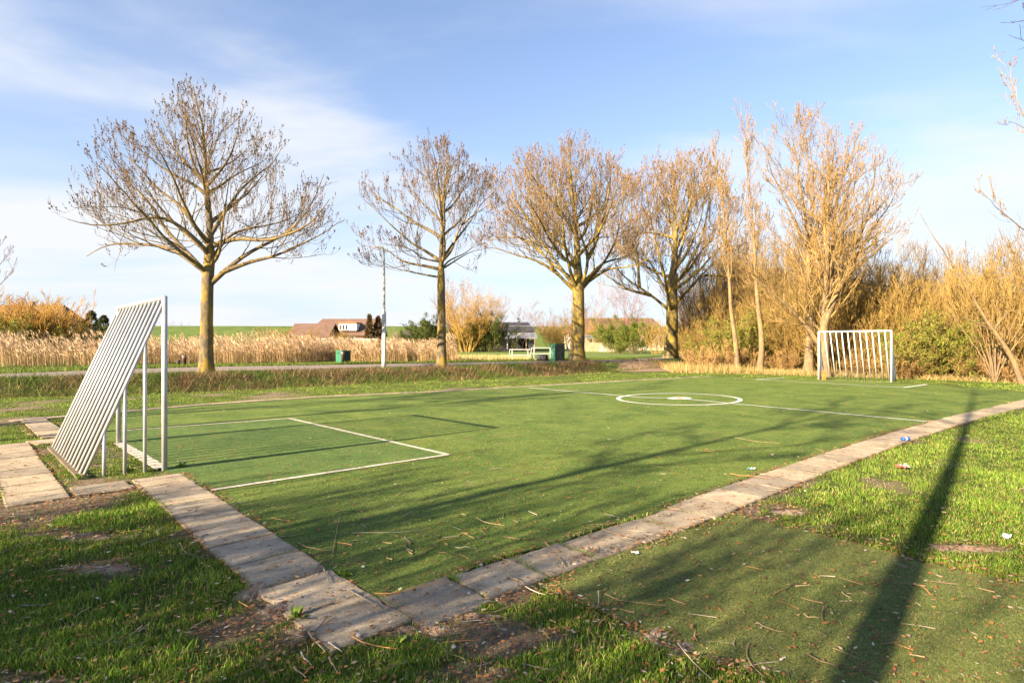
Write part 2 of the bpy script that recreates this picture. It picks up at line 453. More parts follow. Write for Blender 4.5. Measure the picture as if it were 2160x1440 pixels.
for rid, row in (('left', ROW_LEFT), ('right', ROW_RIGHT), ('pad', ROW_PAD), ('near', ROW_NEAR), ('farlink', ROW_FARLINK), ('far', ROW_FAR), ('stub', ROW_STUB)):
    for p, a in walk(row, 0.487): SLABS.append((rid, p, a))
SLAB_XY = np.array([s[1] for s in SLABS])
def near_slab(x, y, r=0.30):
    out = np.zeros(np.shape(x), bool)
    for rid, p, a in SLABS:
        dx = x-p[0]; dy = y-p[1]
        u = dx*cos(a)+dy*sin(a); v = -dx*sin(a)+dy*cos(a)
        out |= (np.abs(u) < r) & (np.abs(v) < r)
    return out

def bare_mask(x, y):
    n = fbm(x, y, 0.9, 31, 5)
    m = np.clip((n-np.where(x-y > -2.9, 0.72, 0.585))/0.09, 0, 1)
    # worn ground beside the paving corner and the patches seen in the photo
    for (px, py, rx, ry) in ((640, 1240, 0.22, 0.45), (560, 1290, 0.30, 0.35), (470, 1145, 0.2, 0.4), (430, 1110, .15, .3), (120, 1120, .30, .15), (165, 1130, 0.25, 0.12), (215, 1200, 0.42, 0.16), (70, 1110, .25, .12),
                             (960, 1320, 0.30, 0.16), (1060, 1345, 0.34, 0.22), (1000, 1420, .3, .12), (1400, 1330, 0.22, 0.22), (880, 1330, .25, .12), (640, 1330, .2, .2), (20, 1430, .3, .1),
                             (2040, 1155, 0.40, 0.11), (1660, 1075, 0.20, 0.20), (1600, 1095, 0.16, 0.14), (1730, 1110, .2, .06)):
        c = G(px, py)
        d = np.hypot((x-c[0])/rx, (y-c[1])/ry)+(fbm(x, y, 0.25, 77, 4)-0.5)*1.5
        m = np.maximum(m, np.clip((1.0-d)/0.45, 0, 1)*.92)
    return m

def build_ground():
    N = 300; u = np.linspace(-1, 1, N); k = 7.2
    gx = 0.9*np.sinh(k*u)/np.sinh(k)*1000
    gx = 900*np.sinh(k*u)/np.sinh(k)
    X, Y = np.meshgrid(gx, gx+3.0, indexing='ij')
    Z = height(X, Y)
    near = (np.hypot(X, Y) < 25) & (lip_dist(X, Y) < 0)
    Z = Z+np.where(near, (fbm(X, Y, 1.3, 3, 4)-0.5)*0.014-0.007, 0)
    V = np.stack([X, Y, Z], -1).reshape(-1, 3)
    idx = np.arange(N*N).reshape(N, N)
    Q = np.stack([idx[:-1, :-1], idx[1:, :-1], idx[1:, 1:], idx[:-1, 1:]], -1).reshape(-1, 4)
    bm = bare_mask(X, Y)*(np.hypot(X, Y) < 20)
    return add('ground', mesh_of('ground', V, Q, np.repeat(bm.reshape(-1, 1), 3, 1), True), M_ground, kind='structure')
build_ground()

sheet('artificial_turf_pitch', PITCH, 0.004, M_turf)
sheet('artificial_turf_strip', TURF2, 0.004, M_turf_old, wobble=0.09)
BOX = gl([(445, 1035), (945, 960), (610, 883), (245, 910)])
sheet('goal_area_turf', [BOX[0], BOX[1], BOX[2], gl([(247, 912)])[0], gl([(252, 936)])[0], gl([(342, 990)])[0], gl([(400, 1012)])[0]], 0.0082, M_turf_box, wobble=0.008)

def line_strip(name, pts, w, mat, z=0.0124, closed=False):
    pts = np.array(pts, float)
    d = np.r_[0, np.cumsum(np.linalg.norm(np.diff(pts, axis=0), axis=1))]
    n = max(2, int(d[-1]/0.12))
    s = np.linspace(0, d[-1], n)
    q = np.stack([np.interp(s, d, pts[:, k]) for k in (0, 1)], 1)
    t = np.gradient(q, axis=0); t /= np.linalg.norm(t, axis=1, keepdims=True)
    nv = np.stack([-t[:, 1], t[:, 0]], 1)
    w1 = w/2*(1+0.22*(fbm(q[:, 0]*3+5, q[:, 1]*3, 0.5, 21, 3)-0.5)*2); w2 = w/2*(1+0.22*(fbm(q[:, 0]*3, q[:, 1]*3+9, 0.5, 22, 3)-0.5)*2)
    V = np.vstack([np.c_[q+nv*w1[:, None], np.full(n, z)], np.c_[q-nv*w2[:, None], np.full(n, z)]])
    i = np.arange(n-1)
    Q = np.stack([i+n, i+n+1, i+1, i], 1)
    return add(name, mesh_of(name, V, Q), mat, kind='structure')
line_strip('goal_area_line', [BOX[0], BOX[1]], 0.075, M_line)
line_strip('goal_area_line', [BOX[1], BOX[2]], 0.075, M_line, 0.0128)
line_strip('goal_area_line', [BOX[2], BOX[3]], 0.065, M_line, 0.0132)
line_strip('goal_line', gl([(250, 934), (340, 989)]), 0.15, M_line, 0.0124)
line_strip('halfway_line', gl([(1115, 818), (1350, 838.5), (1433, 840.5)]), 0.09, M_line_w)
line_strip('halfway_line', gl([(1433, 840.5), (1560, 853), (1980, 892)]), 0.08, M_line_w)
# centre circle measured from its visible outline
cpx = []
for i in range(73):
    t = i/72*2*pi; cpx.append((1433+129*cos(t), 842.5+12.2*sin(t)+1.5*cos(t)))
line_strip('centre_circle', gl(cpx), 0.11, M_line_w, 0.0128)
cs = [(1433+26*cos(i/20*2*pi), 840.5+2.4*sin(i/20*2*pi)) for i in range(20)]
sheet('centre_spot', gl(cs), 0.0132, M_line_w, wobble=0)
M_red = simple('faded red paint', [(0.3, (0.35, 0.10, 0.05)), (0.7, (0.45, 0.16, 0.08))], 9, 0.9)
sheet('centre_mark', gl([(1433+9*cos(i/12*2*pi), 841+0.9*sin(i/12*2*pi)) for i in range(12)]), 0.0172, M_red, wobble=0)
line_strip('far_goal_area_line', gl([(1595, 800.5), (1750, 809), (1905, 818)]), 0.09, M_line_w)
line_strip('far_goal_area_line', gl([(1905, 818), (1955, 811)]), 0.12, M_line_w, 0.0128)
line_strip('far_goal_area_line', gl([(1595, 800.5), (1655, 797)]), 0.12, M_line_w, 0.0128)
line_strip('far_goal_line', gl([(1730, 801), (1878, 807)]), 0.06, M_line_w)

# road on the raised bank, dirt ramp, dike
def drape(name, near, far, mat, n=80, dz=0.006, kind='structure', zfun=None):
    A = np.array(near, float); B = np.array(far, float)
    def rs(Q):
        d = np.r_[0, np.cumsum(np.linalg.norm(np.diff(Q, axis=0), axis=1))]
        s = np.linspace(0, d[-1], n); return np.stack([np.interp(s, d, Q[:, k]) for k in (0, 1)], 1)
    a, b = rs(A), rs(B); m = 8; V = []
    for j in range(m+1):
        q = a+(b-a)*j/m
        w = (fbm(q[:, 0], q[:, 1], 2.0, 8, 3)-0.5)*(0.5 if j in (0, m) else 0)
        q = q+np.c_[np.zeros(n), w]
        z = (height(q[:, 0], q[:, 1]) if zfun is None else zfun(q))+dz
        V.append(np.c_[q, z])
    V = np.array(V).reshape(-1, 3)
    idx = np.arange((m+1)*n).reshape(m+1, n)
    Q = np.stack([idx[:-1, :-1], idx[:-1, 1:], idx[1:, 1:], idx[1:, :-1]], -1).reshape(-1, 4)
    return add(name, mesh_of(name, V, Q, smooth=True), mat, kind=kind)
gz = lambda pts: [tuple(G(x, y, Z_ROAD)[:2]) for x, y in pts]
ROAD_N = [(-120, -14), (-40, 9.5)]+gz([(0, 798.5), (200, 790), (435, 782.5), (620, 779.5), (810, 775), (950, 771.5), (1100, 768.5), (1230, 764), (1340, 761)])+[(24, 62)]
ROAD_F = [(-124, -8), (-42, 14.5)]+gz([(0, 789), (200, 781), (435, 773.5), (620, 771), (810, 767.3), (950, 765.2), (1100, 762.2), (1230, 759.6), (1340, 757.6)])+[(23, 70)]
drape('path_road', ROAD_N, ROAD_F, M_asph, dz=0.008)
drape('dirt_ramp', [(5.4, 31.6), (7.0, 31.2), (8.6, 31.4), (10.2, 32.8)], [(8.5, 41.5), (9.2, 41.8), (9.8, 42.0), (10.6, 42.4)], M_soil, 30, 0.03)

def build_dike():
    # embankment along the horizon: toe, crest and back
    xs = np.linspace(-600, 700, 200)
    prof = [(0, 0.3), (6, 1.6), (12, 3.6), (17, 5.3), (19, 5.75), (24, 5.75), (34, 2.0), (44, 0.2)]
    V = []
    for dy, z in prof:
        yy = 116+dy+0.02*xs+6*np.sin(xs/120)
        V.append(np.c_[xs, yy, z+(0.25 if z > 1 else 0)*(vnoise(xs, xs*0+dy, 14, 4)-0.5)])
    V = np.array(V).reshape(-1, 3); idx = np.arange(len(prof)*len(xs)).reshape(len(prof), len(xs))
    Q = np.stack([idx[:-1, :-1], idx[:-1, 1:], idx[1:, 1:], idx[1:, :-1]], -1).reshape(-1, 4)
    add('dike', mesh_of('dike', V, Q, smooth=True), M_dike, kind='structure')
build_dike()

# ------------------------------------------------------------------ paving slabs
def slab_mesh(i):
    rr = np.random.default_rng(100+i)
    h = 0.240; n = 7; ch = 0.007
    t = np.linspace(-h, h, n+1)[:-1]
    c = np.vstack([np.c_[t, np.full(n, -h)], np.c_[np.full(n, h), t], np.c_[-t, np.full(n, h)], np.c_[np.full(n, -h), -t]])
    c = c+rr.uniform(-.004, .004, c.shape)
    for k in rr.choice(4*n, 3, False): c[k] *= rr.uniform(.93, .975)       # chipped spots on the edge
    if i % 2: c[n*int(rr.integers(4))] *= .93                              # a knocked-off corner
    m = len(c); inn = c*(1-ch/h)
    V = np.vstack([np.c_[c, np.full(m, -0.06)], np.c_[c, np.full(m, -ch)], np.c_[inn, rr.uniform(-.0008, .0008, m)], [(0, 0, 0.001)]])
    a_ = np.arange(m); b_ = (a_+1) % m
    Q = np.vstack([np.stack([a_, b_, b_+m, a_+m], 1), np.stack([a_+m, b_+m, b_+2*m, a_+2*m], 1)])
    return mesh_of('slab', V, [Q, np.stack([a_+2*m, b_+2*m, np.full(m, 3*m)], 1)])
SLAB_ME = [slab_mesh(i) for i in range(8)]
PATHS = {
 'left': thing('paved_path', 'row of worn concrete slabs running from the near goal to the turf corner', 'path', (*SLABS[0][1], 0), kind='structure'),
 'right': thing('paved_path', 'long row of concrete slabs along the right edge of the turf pitch', 'path', (*ROW_RIGHT[0], 0), kind='structure'),
 'pad': thing('paved_path', 'row of concrete slabs behind the near goal at the left edge', 'path', (*ROW_PAD[0], 0), kind='structure'),
 'far': thing('paved_path', 'thin line of concrete edging slabs along the far side of the pitch', 'path', (*ROW_FAR[0], 0), kind='structure')}
pk = {'left': 'left', 'near': 'left', 'right': 'right', 'pad': 'pad', 'farlink': 'pad', 'far': 'far', 'stub': 'far'}
for i, (rid, p, a) in enumerate(SLABS):
    th = PATHS[pk[rid]]
    sunk = rid == 'far'
    o = add('slab', SLAB_ME[i % 8], M_conc, th)
    o.location = (p[0]-th.location.x, p[1]-th.location.y, (0.008 if sunk else 0.013)+R.uniform(-.003, .004))
    o.rotation_euler = (R.uniform(-.012, .012), R.uniform(-.012, .012), a+R.uniform(-.02, .02)+(0 if rid in ('far', 'stub') else (i % 4)*pi/2))
    if sunk: o.scale = (1.015, 0.62, 1)
    elif rid == 'right' and (p[0]+p[1])*S2 < 4.6 and (p[0]+p[1])*S2 > 2.3:
        o.scale = (0.86, 1.012, 1) if i % 2 else (1.012, 0.86, 1)
    elif rid == 'stub': o.scale = (1, 0.8, 1)

# ------------------------------------------------------------------ goals
def make_goal(name, label, fl, fr, bl, br, hgt, mat, nbar=13, r_post=0.031, r_bar=0.0205, footing=True):
    """fl/fr front posts, bl/br back feet (ground points)"""
    th = thing(name, label, 'goal', (*(np.array(fl)+fr)[:2]/2, 0))
    fl, fr, bl, br = (np.array((p[0], p[1], 0.0)) for p in (fl, fr, bl, br))
    up = np.array((0, 0, hgt))
    for p in (fl, fr):
        MB().tube([p, p+up+np.array((0, 0, 0.02))], r_post, 12).to(th, 'post', mat, True)
    MB().tube([fl+up-(fr-fl)*0.004, fr+up+(fr-fl)*0.004], r_post*0.92, 12).to(th, 'crossbar', mat, True)
    for i in range(nbar):
        t = i/(nbar-1)
        MB().tube([bl+(br-bl)*t, fl+(fr-fl)*t+up*0.985], r_bar, 8).to(th, 'slanted_bar', mat, True)
    for f, b in ((fl, bl), (fr, br)):
        for j in (1, 2, 3):
            t = j/4
            q = b+(f-b)*t
            MB().tube([q, q+up*(t*0.985)], r_bar, 8).to(th, 'side_bar', mat, True)
    if footing:
        d = (br-bl); L = np.linalg.norm(d); d = d/L; nrm = np.array((d[1], -d[0], 0))
        c = (bl+br)/2
        MB().box((*c[:2], 0.008), (L+0.1, 0.11, 0.03), atan2(d[1], d[0])).to(th, 'footing', M_conc)
    return th
make_goal('football_goal', 'large slanted-bar steel goal in the left foreground, seen from behind', ab(1.94, -10.42), ab(1.91, -7.78), ab(1.17, -10.61), ab(1.15, -7.98), 2.06, M_goal)
# far goal
gl_, gr_ = G(1727, 800)[:2], G(1880, 806)[:2]
dv = (gr_-gl_)/np.linalg.norm(gr_-gl_); bk = np.array((-dv[1], dv[0]))
if bk @ np.array((1, 1)) < 0: bk = -bk
make_goal('football_goal', 'small-looking white goal with slanted bars at the far end of the pitch', gl_, gr_, gl_+bk*0.78, gr_+bk*0.78, 2.06, M_goal_far, 13, 0.038, 0.023, False)

# ------------------------------------------------------------------ tree generator
def grow(start, direc, length, n, up=0.3, wob=0.15, rng=R, droop=0.0):
    """batch of curved polylines; start (B,3), direc (B,3), length (B,)"""
    B = len(start); pts = np.empty((B, n, 3)); pts[:, 0] = start
    d = norm(direc.copy()); step = (length/(n-1))[:, None]
    for i in range(1, n):
        d = norm(d+np.array((0, 0, up-droop*i))/(n-1)*2+rng.normal(0, wob, (B, 3)))
        pts[:, i] = pts[:, i-1]+d*step
    return pts
def spawn(parents, prad, per, t0, t1, ang, rng, env=None, lfac=(0.3, 0.5), up=0.3, n=6, wob=0.12, rfac=0.55, lmax=None, lmin=0.1, plen=None):
    """children along every parent polyline"""
    B, m, _ = parents.shape
    L = np.linalg.norm(np.diff(parents, axis=1), axis=2).sum(1)
    cnt = np.maximum(1, (per*np.ones(B) if np.ndim(per) == 0 else per).astype(int))
    pid = np.repeat(np.arange(B), cnt)
    t = rng.uniform(t0, t1, len(pid))
    f = t*(m-1); i = np.minimum(f.astype(int), m-2); fr = (f-i)[:, None]
    p = parents[pid, i]*(1-fr)+parents[pid, i+1]*fr
    r = prad[pid, i]*(1-fr[:, 0])+prad[pid, i+1]*fr[:, 0]
    tan = norm(parents[pid, i+1]-parents[pid, i])
    rnd = norm(np.cross(tan, rng.normal(0, 1, (len(pid), 3))))
    a = rng.uniform(*ang, len(pid))[:, None]
    d = norm(tan*np.cos(a)+rnd*np.sin(a))
    ln = L[pid]*rng.uniform(*lfac, len(pid))*(1.15-0.75*t)
    if lmax: ln = np.minimum(ln, lmax*rng.uniform(0.6, 1.0, len(pid)))
    if env is not None:
        ok = np.ones(len(pid), bool); best = np.full(len(pid), 0.0)
        for s in np.linspace(0.1, 1.0, 10):
            q = p+(d+np.array((0, 0, up*0.6)))*(ln*s)[:, None]
            ins = env(q); best = np.where(ins & ok, s, best); ok &= ins
        ln = ln*best
    keep = ln > lmin
    p, d, ln, r = p[keep], d[keep], ln[keep], r[keep]
    pts = grow(p, d, ln, n, up, wob, rng)
    r0 = np.minimum(r*0.75, np.maximum(r*rfac, 0.004))
    rad = r0[:, None]*np.linspace(1, 0.35, n)[None, :]
    return pts, rad
def envelope(cx, cy, prof, asym=0.12, seed=0, depth=1.0):
    """prof: (z, radius) rising"""
    zs = np.array([p[0] for p in prof]); rs = np.array([p[1] for p in prof])
    def f(q):
        th = np.arctan2(q[..., 1]-cy, q[..., 0]-cx)
        r = np.interp(q[..., 2], zs, rs, left=0, right=0)
        r = r*(1+asym*np.sin(3*th+seed)+asym*0.7*np.sin(5*th+2*seed)*np.cos(q[..., 2]*1.3))
        return np.hypot(q[..., 0]-cx, (q[..., 1]-cy)/depth) < r
    return f
def tube_obj(th, name, sets, mat, k=3, col=None, rng=R, smooth=True, rmin=0.0, **kw):
    Vs, Qs, n, C = [], [], 0, []
    for pts, rad in sets:
        if not len(pts): continue
        V, Q = tubes(pts, np.maximum(rad, rmin), k)
        Vs.append(V); Qs.append(Q+n); n += len(V)
        if col is not None:
            c = np.array(col[0])+(np.array(col[1])-np.array(col[0]))*rng.random((len(pts), 1))
            C.append(np.repeat(c, pts.shape[1]*k, 0))
    V = np.vstack(Vs); Q = np.vstack(Qs)
    return part(th, name, V, Q, mat, np.vstack(C) if C else None, smooth, **kw)
def buds_from(twigs, per, size, rng, tmin=0.3):
    B, n, _ = twigs.shape
    pid = np.repeat(np.arange(B), per); t = rng.uniform(tmin, 1, len(pid))*(n-1)
    i = np.minimum(t.astype(int), n-2); fr = (t-i)[:, None]
    p = twigs[pid, i]*(1-fr)+twigs[pid, i+1]*fr
    d = norm(norm(twigs[pid, i+1]-twigs[pid, i])+rng.normal(0, 0.5, (len(pid), 3)))
    s = size*rng.uniform(0.6, 1.3, len(pid))[:, None]
    u = norm(np.cross(d, rng.normal(0, 1, d.shape))); w = np.cross(d, u)
    p = p+u*s*0.25
    V = np.stack([p+u*s*0.30, p-u*s*0.16+w*s*0.28, p-u*s*0.14-w*s*0.28, p+d*s*1.1], 1).reshape(-1, 3)
    b = (np.arange(len(pid))*4)[:, None]
    T = np.concatenate([b+np.array([f]) for f in ((0,2,1),(3,0,1),(3,1,2),(3,2,0))], 1).reshape(-1, 3)
    return V, T
def leaves_from(twigs, per, size, rng, tmin=0.1, jit=0.05):
    B, n, _ = twigs.shape
    pid = np.repeat(np.arange(B), per); t = rng.uniform(tmin, 1, len(pid))*(n-1)
    i = np.minimum(t.astype(int), n-2); fr = (t-i)[:, None]
    p = twigs[pid, i]*(1-fr)+twigs[pid, i+1]*fr+rng.normal(0, jit, (len(pid), 3))
    s = (size*rng.uniform(0.5, 1.3, len(pid)))[:, None]
    d = norm(rng.normal(0, 1, p.shape)+np.array((0, 0, 0.3))); u = norm(np.cross(d, rng.normal(0, 1, p.shape)))
    V = np.stack([p, p+d*s*0.5+u*s*0.32, p+d*s, p+d*s*0.5-u*s*0.32], 1).reshape(-1, 3)
    b = (np.arange(len(pid))*4)[:, None]
    return V, (b+np.arange(4)[None])
def colors(nitem, per, c0, c1, rng, c2=None, p2=0.0):
    c = np.array(c0)+(np.array(c1)-np.array(c0))*rng.random((nitem, 1))
    if c2 is not None:
        m = rng.random(nitem) < p2; c[m] = np.array(c2)*rng.uniform(0.7, 1.2, (m.sum(), 1))
    return np.repeat(c, per, 0)

def big_tree(name, label, base_px, trunk_px, limbs_px, prof_px, cx_px, r_base, Y, seed, mats, twig_col, bud_col, group, auto=8, m2=1.5, m3=2.2, m4=3.0, budn=4, bud_size=0.05, r_limb=0.11, rmin=0.0045, wide=1.18):
    rng = np.random.default_rng(seed)
    base = P(*base_px, Y); base[2] = Z_ROAD-0.05
    th = thing(name, label, 'tree', (base[0], base[1], Z_ROAD), group)
    tp = [P(x, y, Y) for x, y in trunk_px]; tp[0] = base
    trunk = resample(tp, 30)
    # keep the wobble of a real stem
    trunk[1:, :2] += np.cumsum(rng.normal(0, 0.006, (29, 2)), 0)
    z = trunk[:, 2]-base[2]; Hh = z[-1]
    rad = r_base*np.interp(z/Hh, [0, 0.02, 0.06, 0.15, 0.4, 0.45, 0.7, 1], [1.5, 1.28, 1.08, 1.0, 0.86, 0.60, 0.30, 0.05])
    V, Q = tubes(trunk[None], rad[None], 14)
    V = V+0.02*r_base*rng.normal(0, 1, V.shape)
    part(th, 'trunk', V, Q, mats[0], smooth=True)
    prof = sorted([(H_CAM+(HOR-y)/F_PX*Y, wide*w/F_PX*Y) for y, w in prof_px])
    env = envelope((cx_px-1080)/F_PX*Y, Y, prof, 0.08, seed)
    Rmax = max(r for _, r in prof)
    limbs = []
    for pl in limbs_px:
        off = rng.uniform(-0.55, 0.55)*Rmax
        n = len(pl); pts = []
        for i, (x, y) in enumerate(pl):
            t = i/(n-1); pts.append(P(x, y, Y+off*t**0.8))
        pts = np.array(pts)
        # root the limb inside the trunk or in the limb it leaves
        cand = [trunk]+limbs; bd = 1e9; q = None
        for ci, c_ in enumerate(cand):
            dd = np.hypot(c_[:, 0]-pts[0, 0], c_[:, 2]-pts[0, 2]); k_ = int(np.argmin(dd))
            if dd[k_] < bd-(0.0 if ci == 0 else 0.15): bd = dd[k_]; q = c_[max(0, k_-1)] if ci else c_[k_]-np.array((0, 0, .12))
        pts[:, 1] += (q[1]-Y)*np.linspace(1, .3, n)
        limbs.append(resample(np.vstack([q, pts[1:] if bd > .35 else pts[1:]]), 16))
    # limbs towards and away from the viewer
    z0 = limbs[0][0, 2]; ztop = trunk[-1, 2]
    for i in range(auto):
        zt = z0+(ztop-z0)*(0.02+0.62*i/auto)
        k = np.argmin(abs(trunk[:, 2]-zt)); st = trunk[k]
        az = (pi/2 if i % 2 else -pi/2)+rng.uniform(-0.9, 0.9)
        el = rng.uniform(0.35, 0.8)
        d = np.array((cos(az)*cos(el), sin(az)*cos(el), sin(el)))
        ln = 0
        for s in np.linspace(0.5, Rmax*1.3, 16):
            if env((st+d*s)[None])[0]: ln = s
        if ln < 1: continue
        limbs.append(grow(st[None], d[None], np.array([ln*0.95]), 16, 0.25, 0.07, rng)[0])
    LP = np.array(limbs)
    L1 = np.linalg.norm(np.diff(LP, axis=1), axis=2).sum(1)
    r1 = np.clip(r_limb*L1/5.0, 0.03, r_limb*1.15)
    LR = r1[:, None]*np.interp(np.linspace(0, 1, 16), [0, .1, .45, 1], [1.0, .8, .45, .10])[None]
    for l, r in zip(LP, LR):
        V, Q = tubes(l[None], r[None], 8)
        part(th, 'limb', V, Q, mats[1], smooth=True)
    top = trunk[18:][None]; topr = rad[18:][None]
    p2, q2 = spawn(LP, LR, np.maximum(5, L1*m2), 0.18, 1.0, (0.40, 0.95), rng, env, (0.45, 0.85), 0.28, 9, 0.15, 0.32, lmin=0.4, lmax=Rmax*.75)
    pt, qt = spawn(top, topr, 18, 0.1, 0.98, (0.5, 0.95), rng, env, (0.4, 0.8), 0.28, 9, 0.1, 0.38, lmin=0.4, lmax=Rmax*.7)
    p2 = np.concatenate([p2, pt]); q2 = np.concatenate([q2, qt])
    l2 = np.linalg.norm(np.diff(p2, axis=1), axis=2).sum(1)
    p3, q3 = spawn(p2, q2, np.maximum(3, l2*m3), 0.15, 1.0, (0.35, 0.85), rng, None, (0.40, 0.75), 0.5, 6, 0.11, 0.5, lmin=0.2, lmax=1.7)
    l3 = np.linalg.norm(np.diff(p3, axis=1), axis=2).sum(1)
    both = np.concatenate([p3]); bq = np.concatenate([q3])
    p4, q4 = spawn(both, bq, np.maximum(2, l3*m4), 0.15, 1.0, (0.35, 0.85), rng, None, (0.4, 0.8), 0.8, 3, 0.16, 0.65, lmax=0.75, lmin=0.10)
    p5, q5 = spawn(p2, q2, np.maximum(2, l2*1.2), 0.4, 1.0, (0.4, 0.9), rng, None, (0.25, 0.5), 0.8, 3, 0.16, 0.5, lmax=0.8, lmin=0.1)
    pm, qm = spawn(p3, q3, 1, 0.93, 1.0, (0.05, 0.3), rng, None, (0.4, 0.7), 0.8, 3, 0.12, 0.8, lmax=0.6, lmin=0.1)
    tube_obj(th, 'branches', [(p2, q2)], mats[1], 5, kind='stuff')
    tube_obj(th, 'twigs', [(p3, q3), (np.concatenate([p4, p5, pm]), np.concatenate([q4, q5, qm]))], M_twig, 3, twig_col, rng, kind='stuff', rmin=rmin)
    ends = np.concatenate([p4, p5, pm])
    V, T = buds_from(ends, budn, bud_size, rng)
    part(th, 'buds', V, T, M_twig, colors(len(V)//4, 4, *bud_col, rng), kind='stuff')
    return th

g4 = 'row of four tall bare trees along the road'
TW1 = ((0.10, 0.075, 0.05), (0.22, 0.16, 0.085)); BD1 = ((0.06, 0.03, 0.02), (0.17, 0.085, 0.045))
big_tree('bare_tree', 'tall bare tree with wide rounded crown standing alone behind the near goal', (435, 785),
 [(435, 787), (437, 700), (438, 620), (440, 573), (445, 523), (442, 457), (435, 390), (433, 327), (430, 273), (413, 207), (408, 178)],
 [[(435,572),(400,537),(360,498),(333,463),(320,427),(280,393),(243,367),(203,330)],
  [(400,540),(365,525),(333,517),(283,513),(240,512),(205,522),(182,540)],
  [(437,530),(420,510),(383,480),(353,457),(320,455),(260,473),(190,477),(142,462)],
  [(450,597),(490,557),(527,530),(600,497),(640,460),(667,413),(683,367)],
  [(490,552),(540,547),(577,543),(613,523),(670,500),(715,468)],
  [(453,557),(473,503),(497,487),(553,477),(600,468),(650,440)],
  [(448,490),(483,433),(503,403),(543,367),(577,347),(593,313)],
  [(435,417),(413,390),(353,363),(300,320),(267,293)],
  [(433,395),(420,373),(387,340),(353,297),(317,250)],
  [(438,390),(473,350),(490,320),(503,273),(507,228)],
  [(433,293),(410,263),(367,240),(350,220)],
  [(446,560),(463,540),(470,473),(480,400),(487,353)],
  [(437,520),(405,470),(380,430),(330,400),(290,345),(250,320)],
  [(445,520),(500,500),(560,510),(620,490),(660,470),(695,420)]],
 [(600, 40), (575, 190), (540, 262), (500, 290), (460, 298), (400, 275), (350, 240), (300, 195), (250, 145), (205, 90), (165, 30)], 432, 0.235, 22.5, 41,
 (M_bark_lichen, M_limb), TW1, BD1, g4, auto=8, m2=1.75, m3=2.4, m4=3.0, budn=4, bud_size=0.055, wide=0.97)
big_tree('bare_tree', 'slimmer bare tree beside the tall lamp post', (931, 773),
 [(931,775),(932,700),(931,640),(929.6,574),(931,537),(929.6,503),(934,484),(933,430),(938,395),(945,350),(942,305)],
 [[(925,571),(895,560),(866,557),(835,545),(820,525),(790,522),(764,518)],
  [(920,550),(886,545),(874,528),(850,520),(800,513)],
  [(925,542),(900,530),(866,513),(844,491),(823,474),(798,447),(772,425)],
  [(928,503),(910,486),(886,477),(857,457),(830,435),(793,416),(769,384)],
  [(933,428),(920,404),(898,379),(883,360),(849,331)],
  [(934,428),(942,408),(951,391),(978,372),(995,352)],
  [(934,542),(956,528),(961,496),(981,464),(1000,408),(1010,380)],
  [(979,462),(1000,450),(1019,440),(1040,425)],
  [(934,569),(946,549),(981,535),(1007,513),(1024,494)],
  [(940,562),(973,542),(995,530),(1025,525)],
  [(925,577),(898,580),(871,574),(832,566),(800,548)],
  [(932,430),(930,400),(915,360),(895,320)],[(934,470),(905,440),(880,420),(850,395)]],
 [(595, 40), (570, 140), (520, 180), (470, 178), (420, 170), (370, 145), (330, 100), (290, 35)], 918, 0.215, 28.4, 52,
 (M_bark_lichen, M_limb), TW1, ((0.08, 0.04, 0.025), (0.24, 0.12, 0.055)), g4, auto=7, m2=1.9, m3=2.2, m4=2.9, budn=4, bud_size=0.06, rmin=.0055, r_limb=.095)
TW3 = ((0.15, 0.10, 0.05), (0.32, 0.205, 0.09)); BD3 = ((0.15, 0.09, 0.045), (0.36, 0.22, 0.11))
big_tree('bare_tree', 'thick-trunked bare tree right of the graffitied green cabinet', (1218, 762),
 [(1218,764),(1219,700),(1220,650),(1219,620),(1218,570),(1216,520),(1212,460),(1205,400),(1200,330)],
 [[(1214,618),(1200,604),(1170,571),(1146,534),(1119,501),(1095,463),(1068,436),(1035,398)],
  [(1168,569),(1140,552),(1116,544),(1081,536),(1055,525),(1027,522)],
  [(1208,604),(1189,572),(1168,542),(1143,520),(1135,496),(1119,425),(1108,371),(1105,320)],
  [(1217,612),(1214,561),(1206,539),(1187,512),(1176,496),(1179,452),(1168,385),(1165,320)],
  [(1227,615),(1238,574),(1244,534),(1230,512),(1217,480),(1214,412),(1211,330)],
  [(1244,534),(1257,512),(1260,466),(1254,398),(1238,325)],
  [(1235,612),(1252,582),(1273,555),(1298,515),(1311,452),(1320,390)],
  [(1252,582),(1284,565),(1325,563),(1360,550),(1387,534)],
  [(1238,577),(1271,553),(1320,544),(1333,523),(1350,500)],
  [(1143,520),(1100,500),(1060,500),(1020,505)],
  [(1260,500),(1275,450),(1285,400),(1290,345)],[(1119,470),(1085,420),(1075,360)]],
 [(625, 25), (590, 110), (550, 165), (500, 172), (450, 172), (400, 160), (350, 125), (308, 60)], 1190, 0.42, 37.3, 63,
 (M_bark_old, M_bark_old), TW3, BD3, g4, auto=9, m2=2.0, m3=2.1, m4=2.1, budn=3, bud_size=0.075, r_limb=0.125, rmin=.007, wide=1.27)
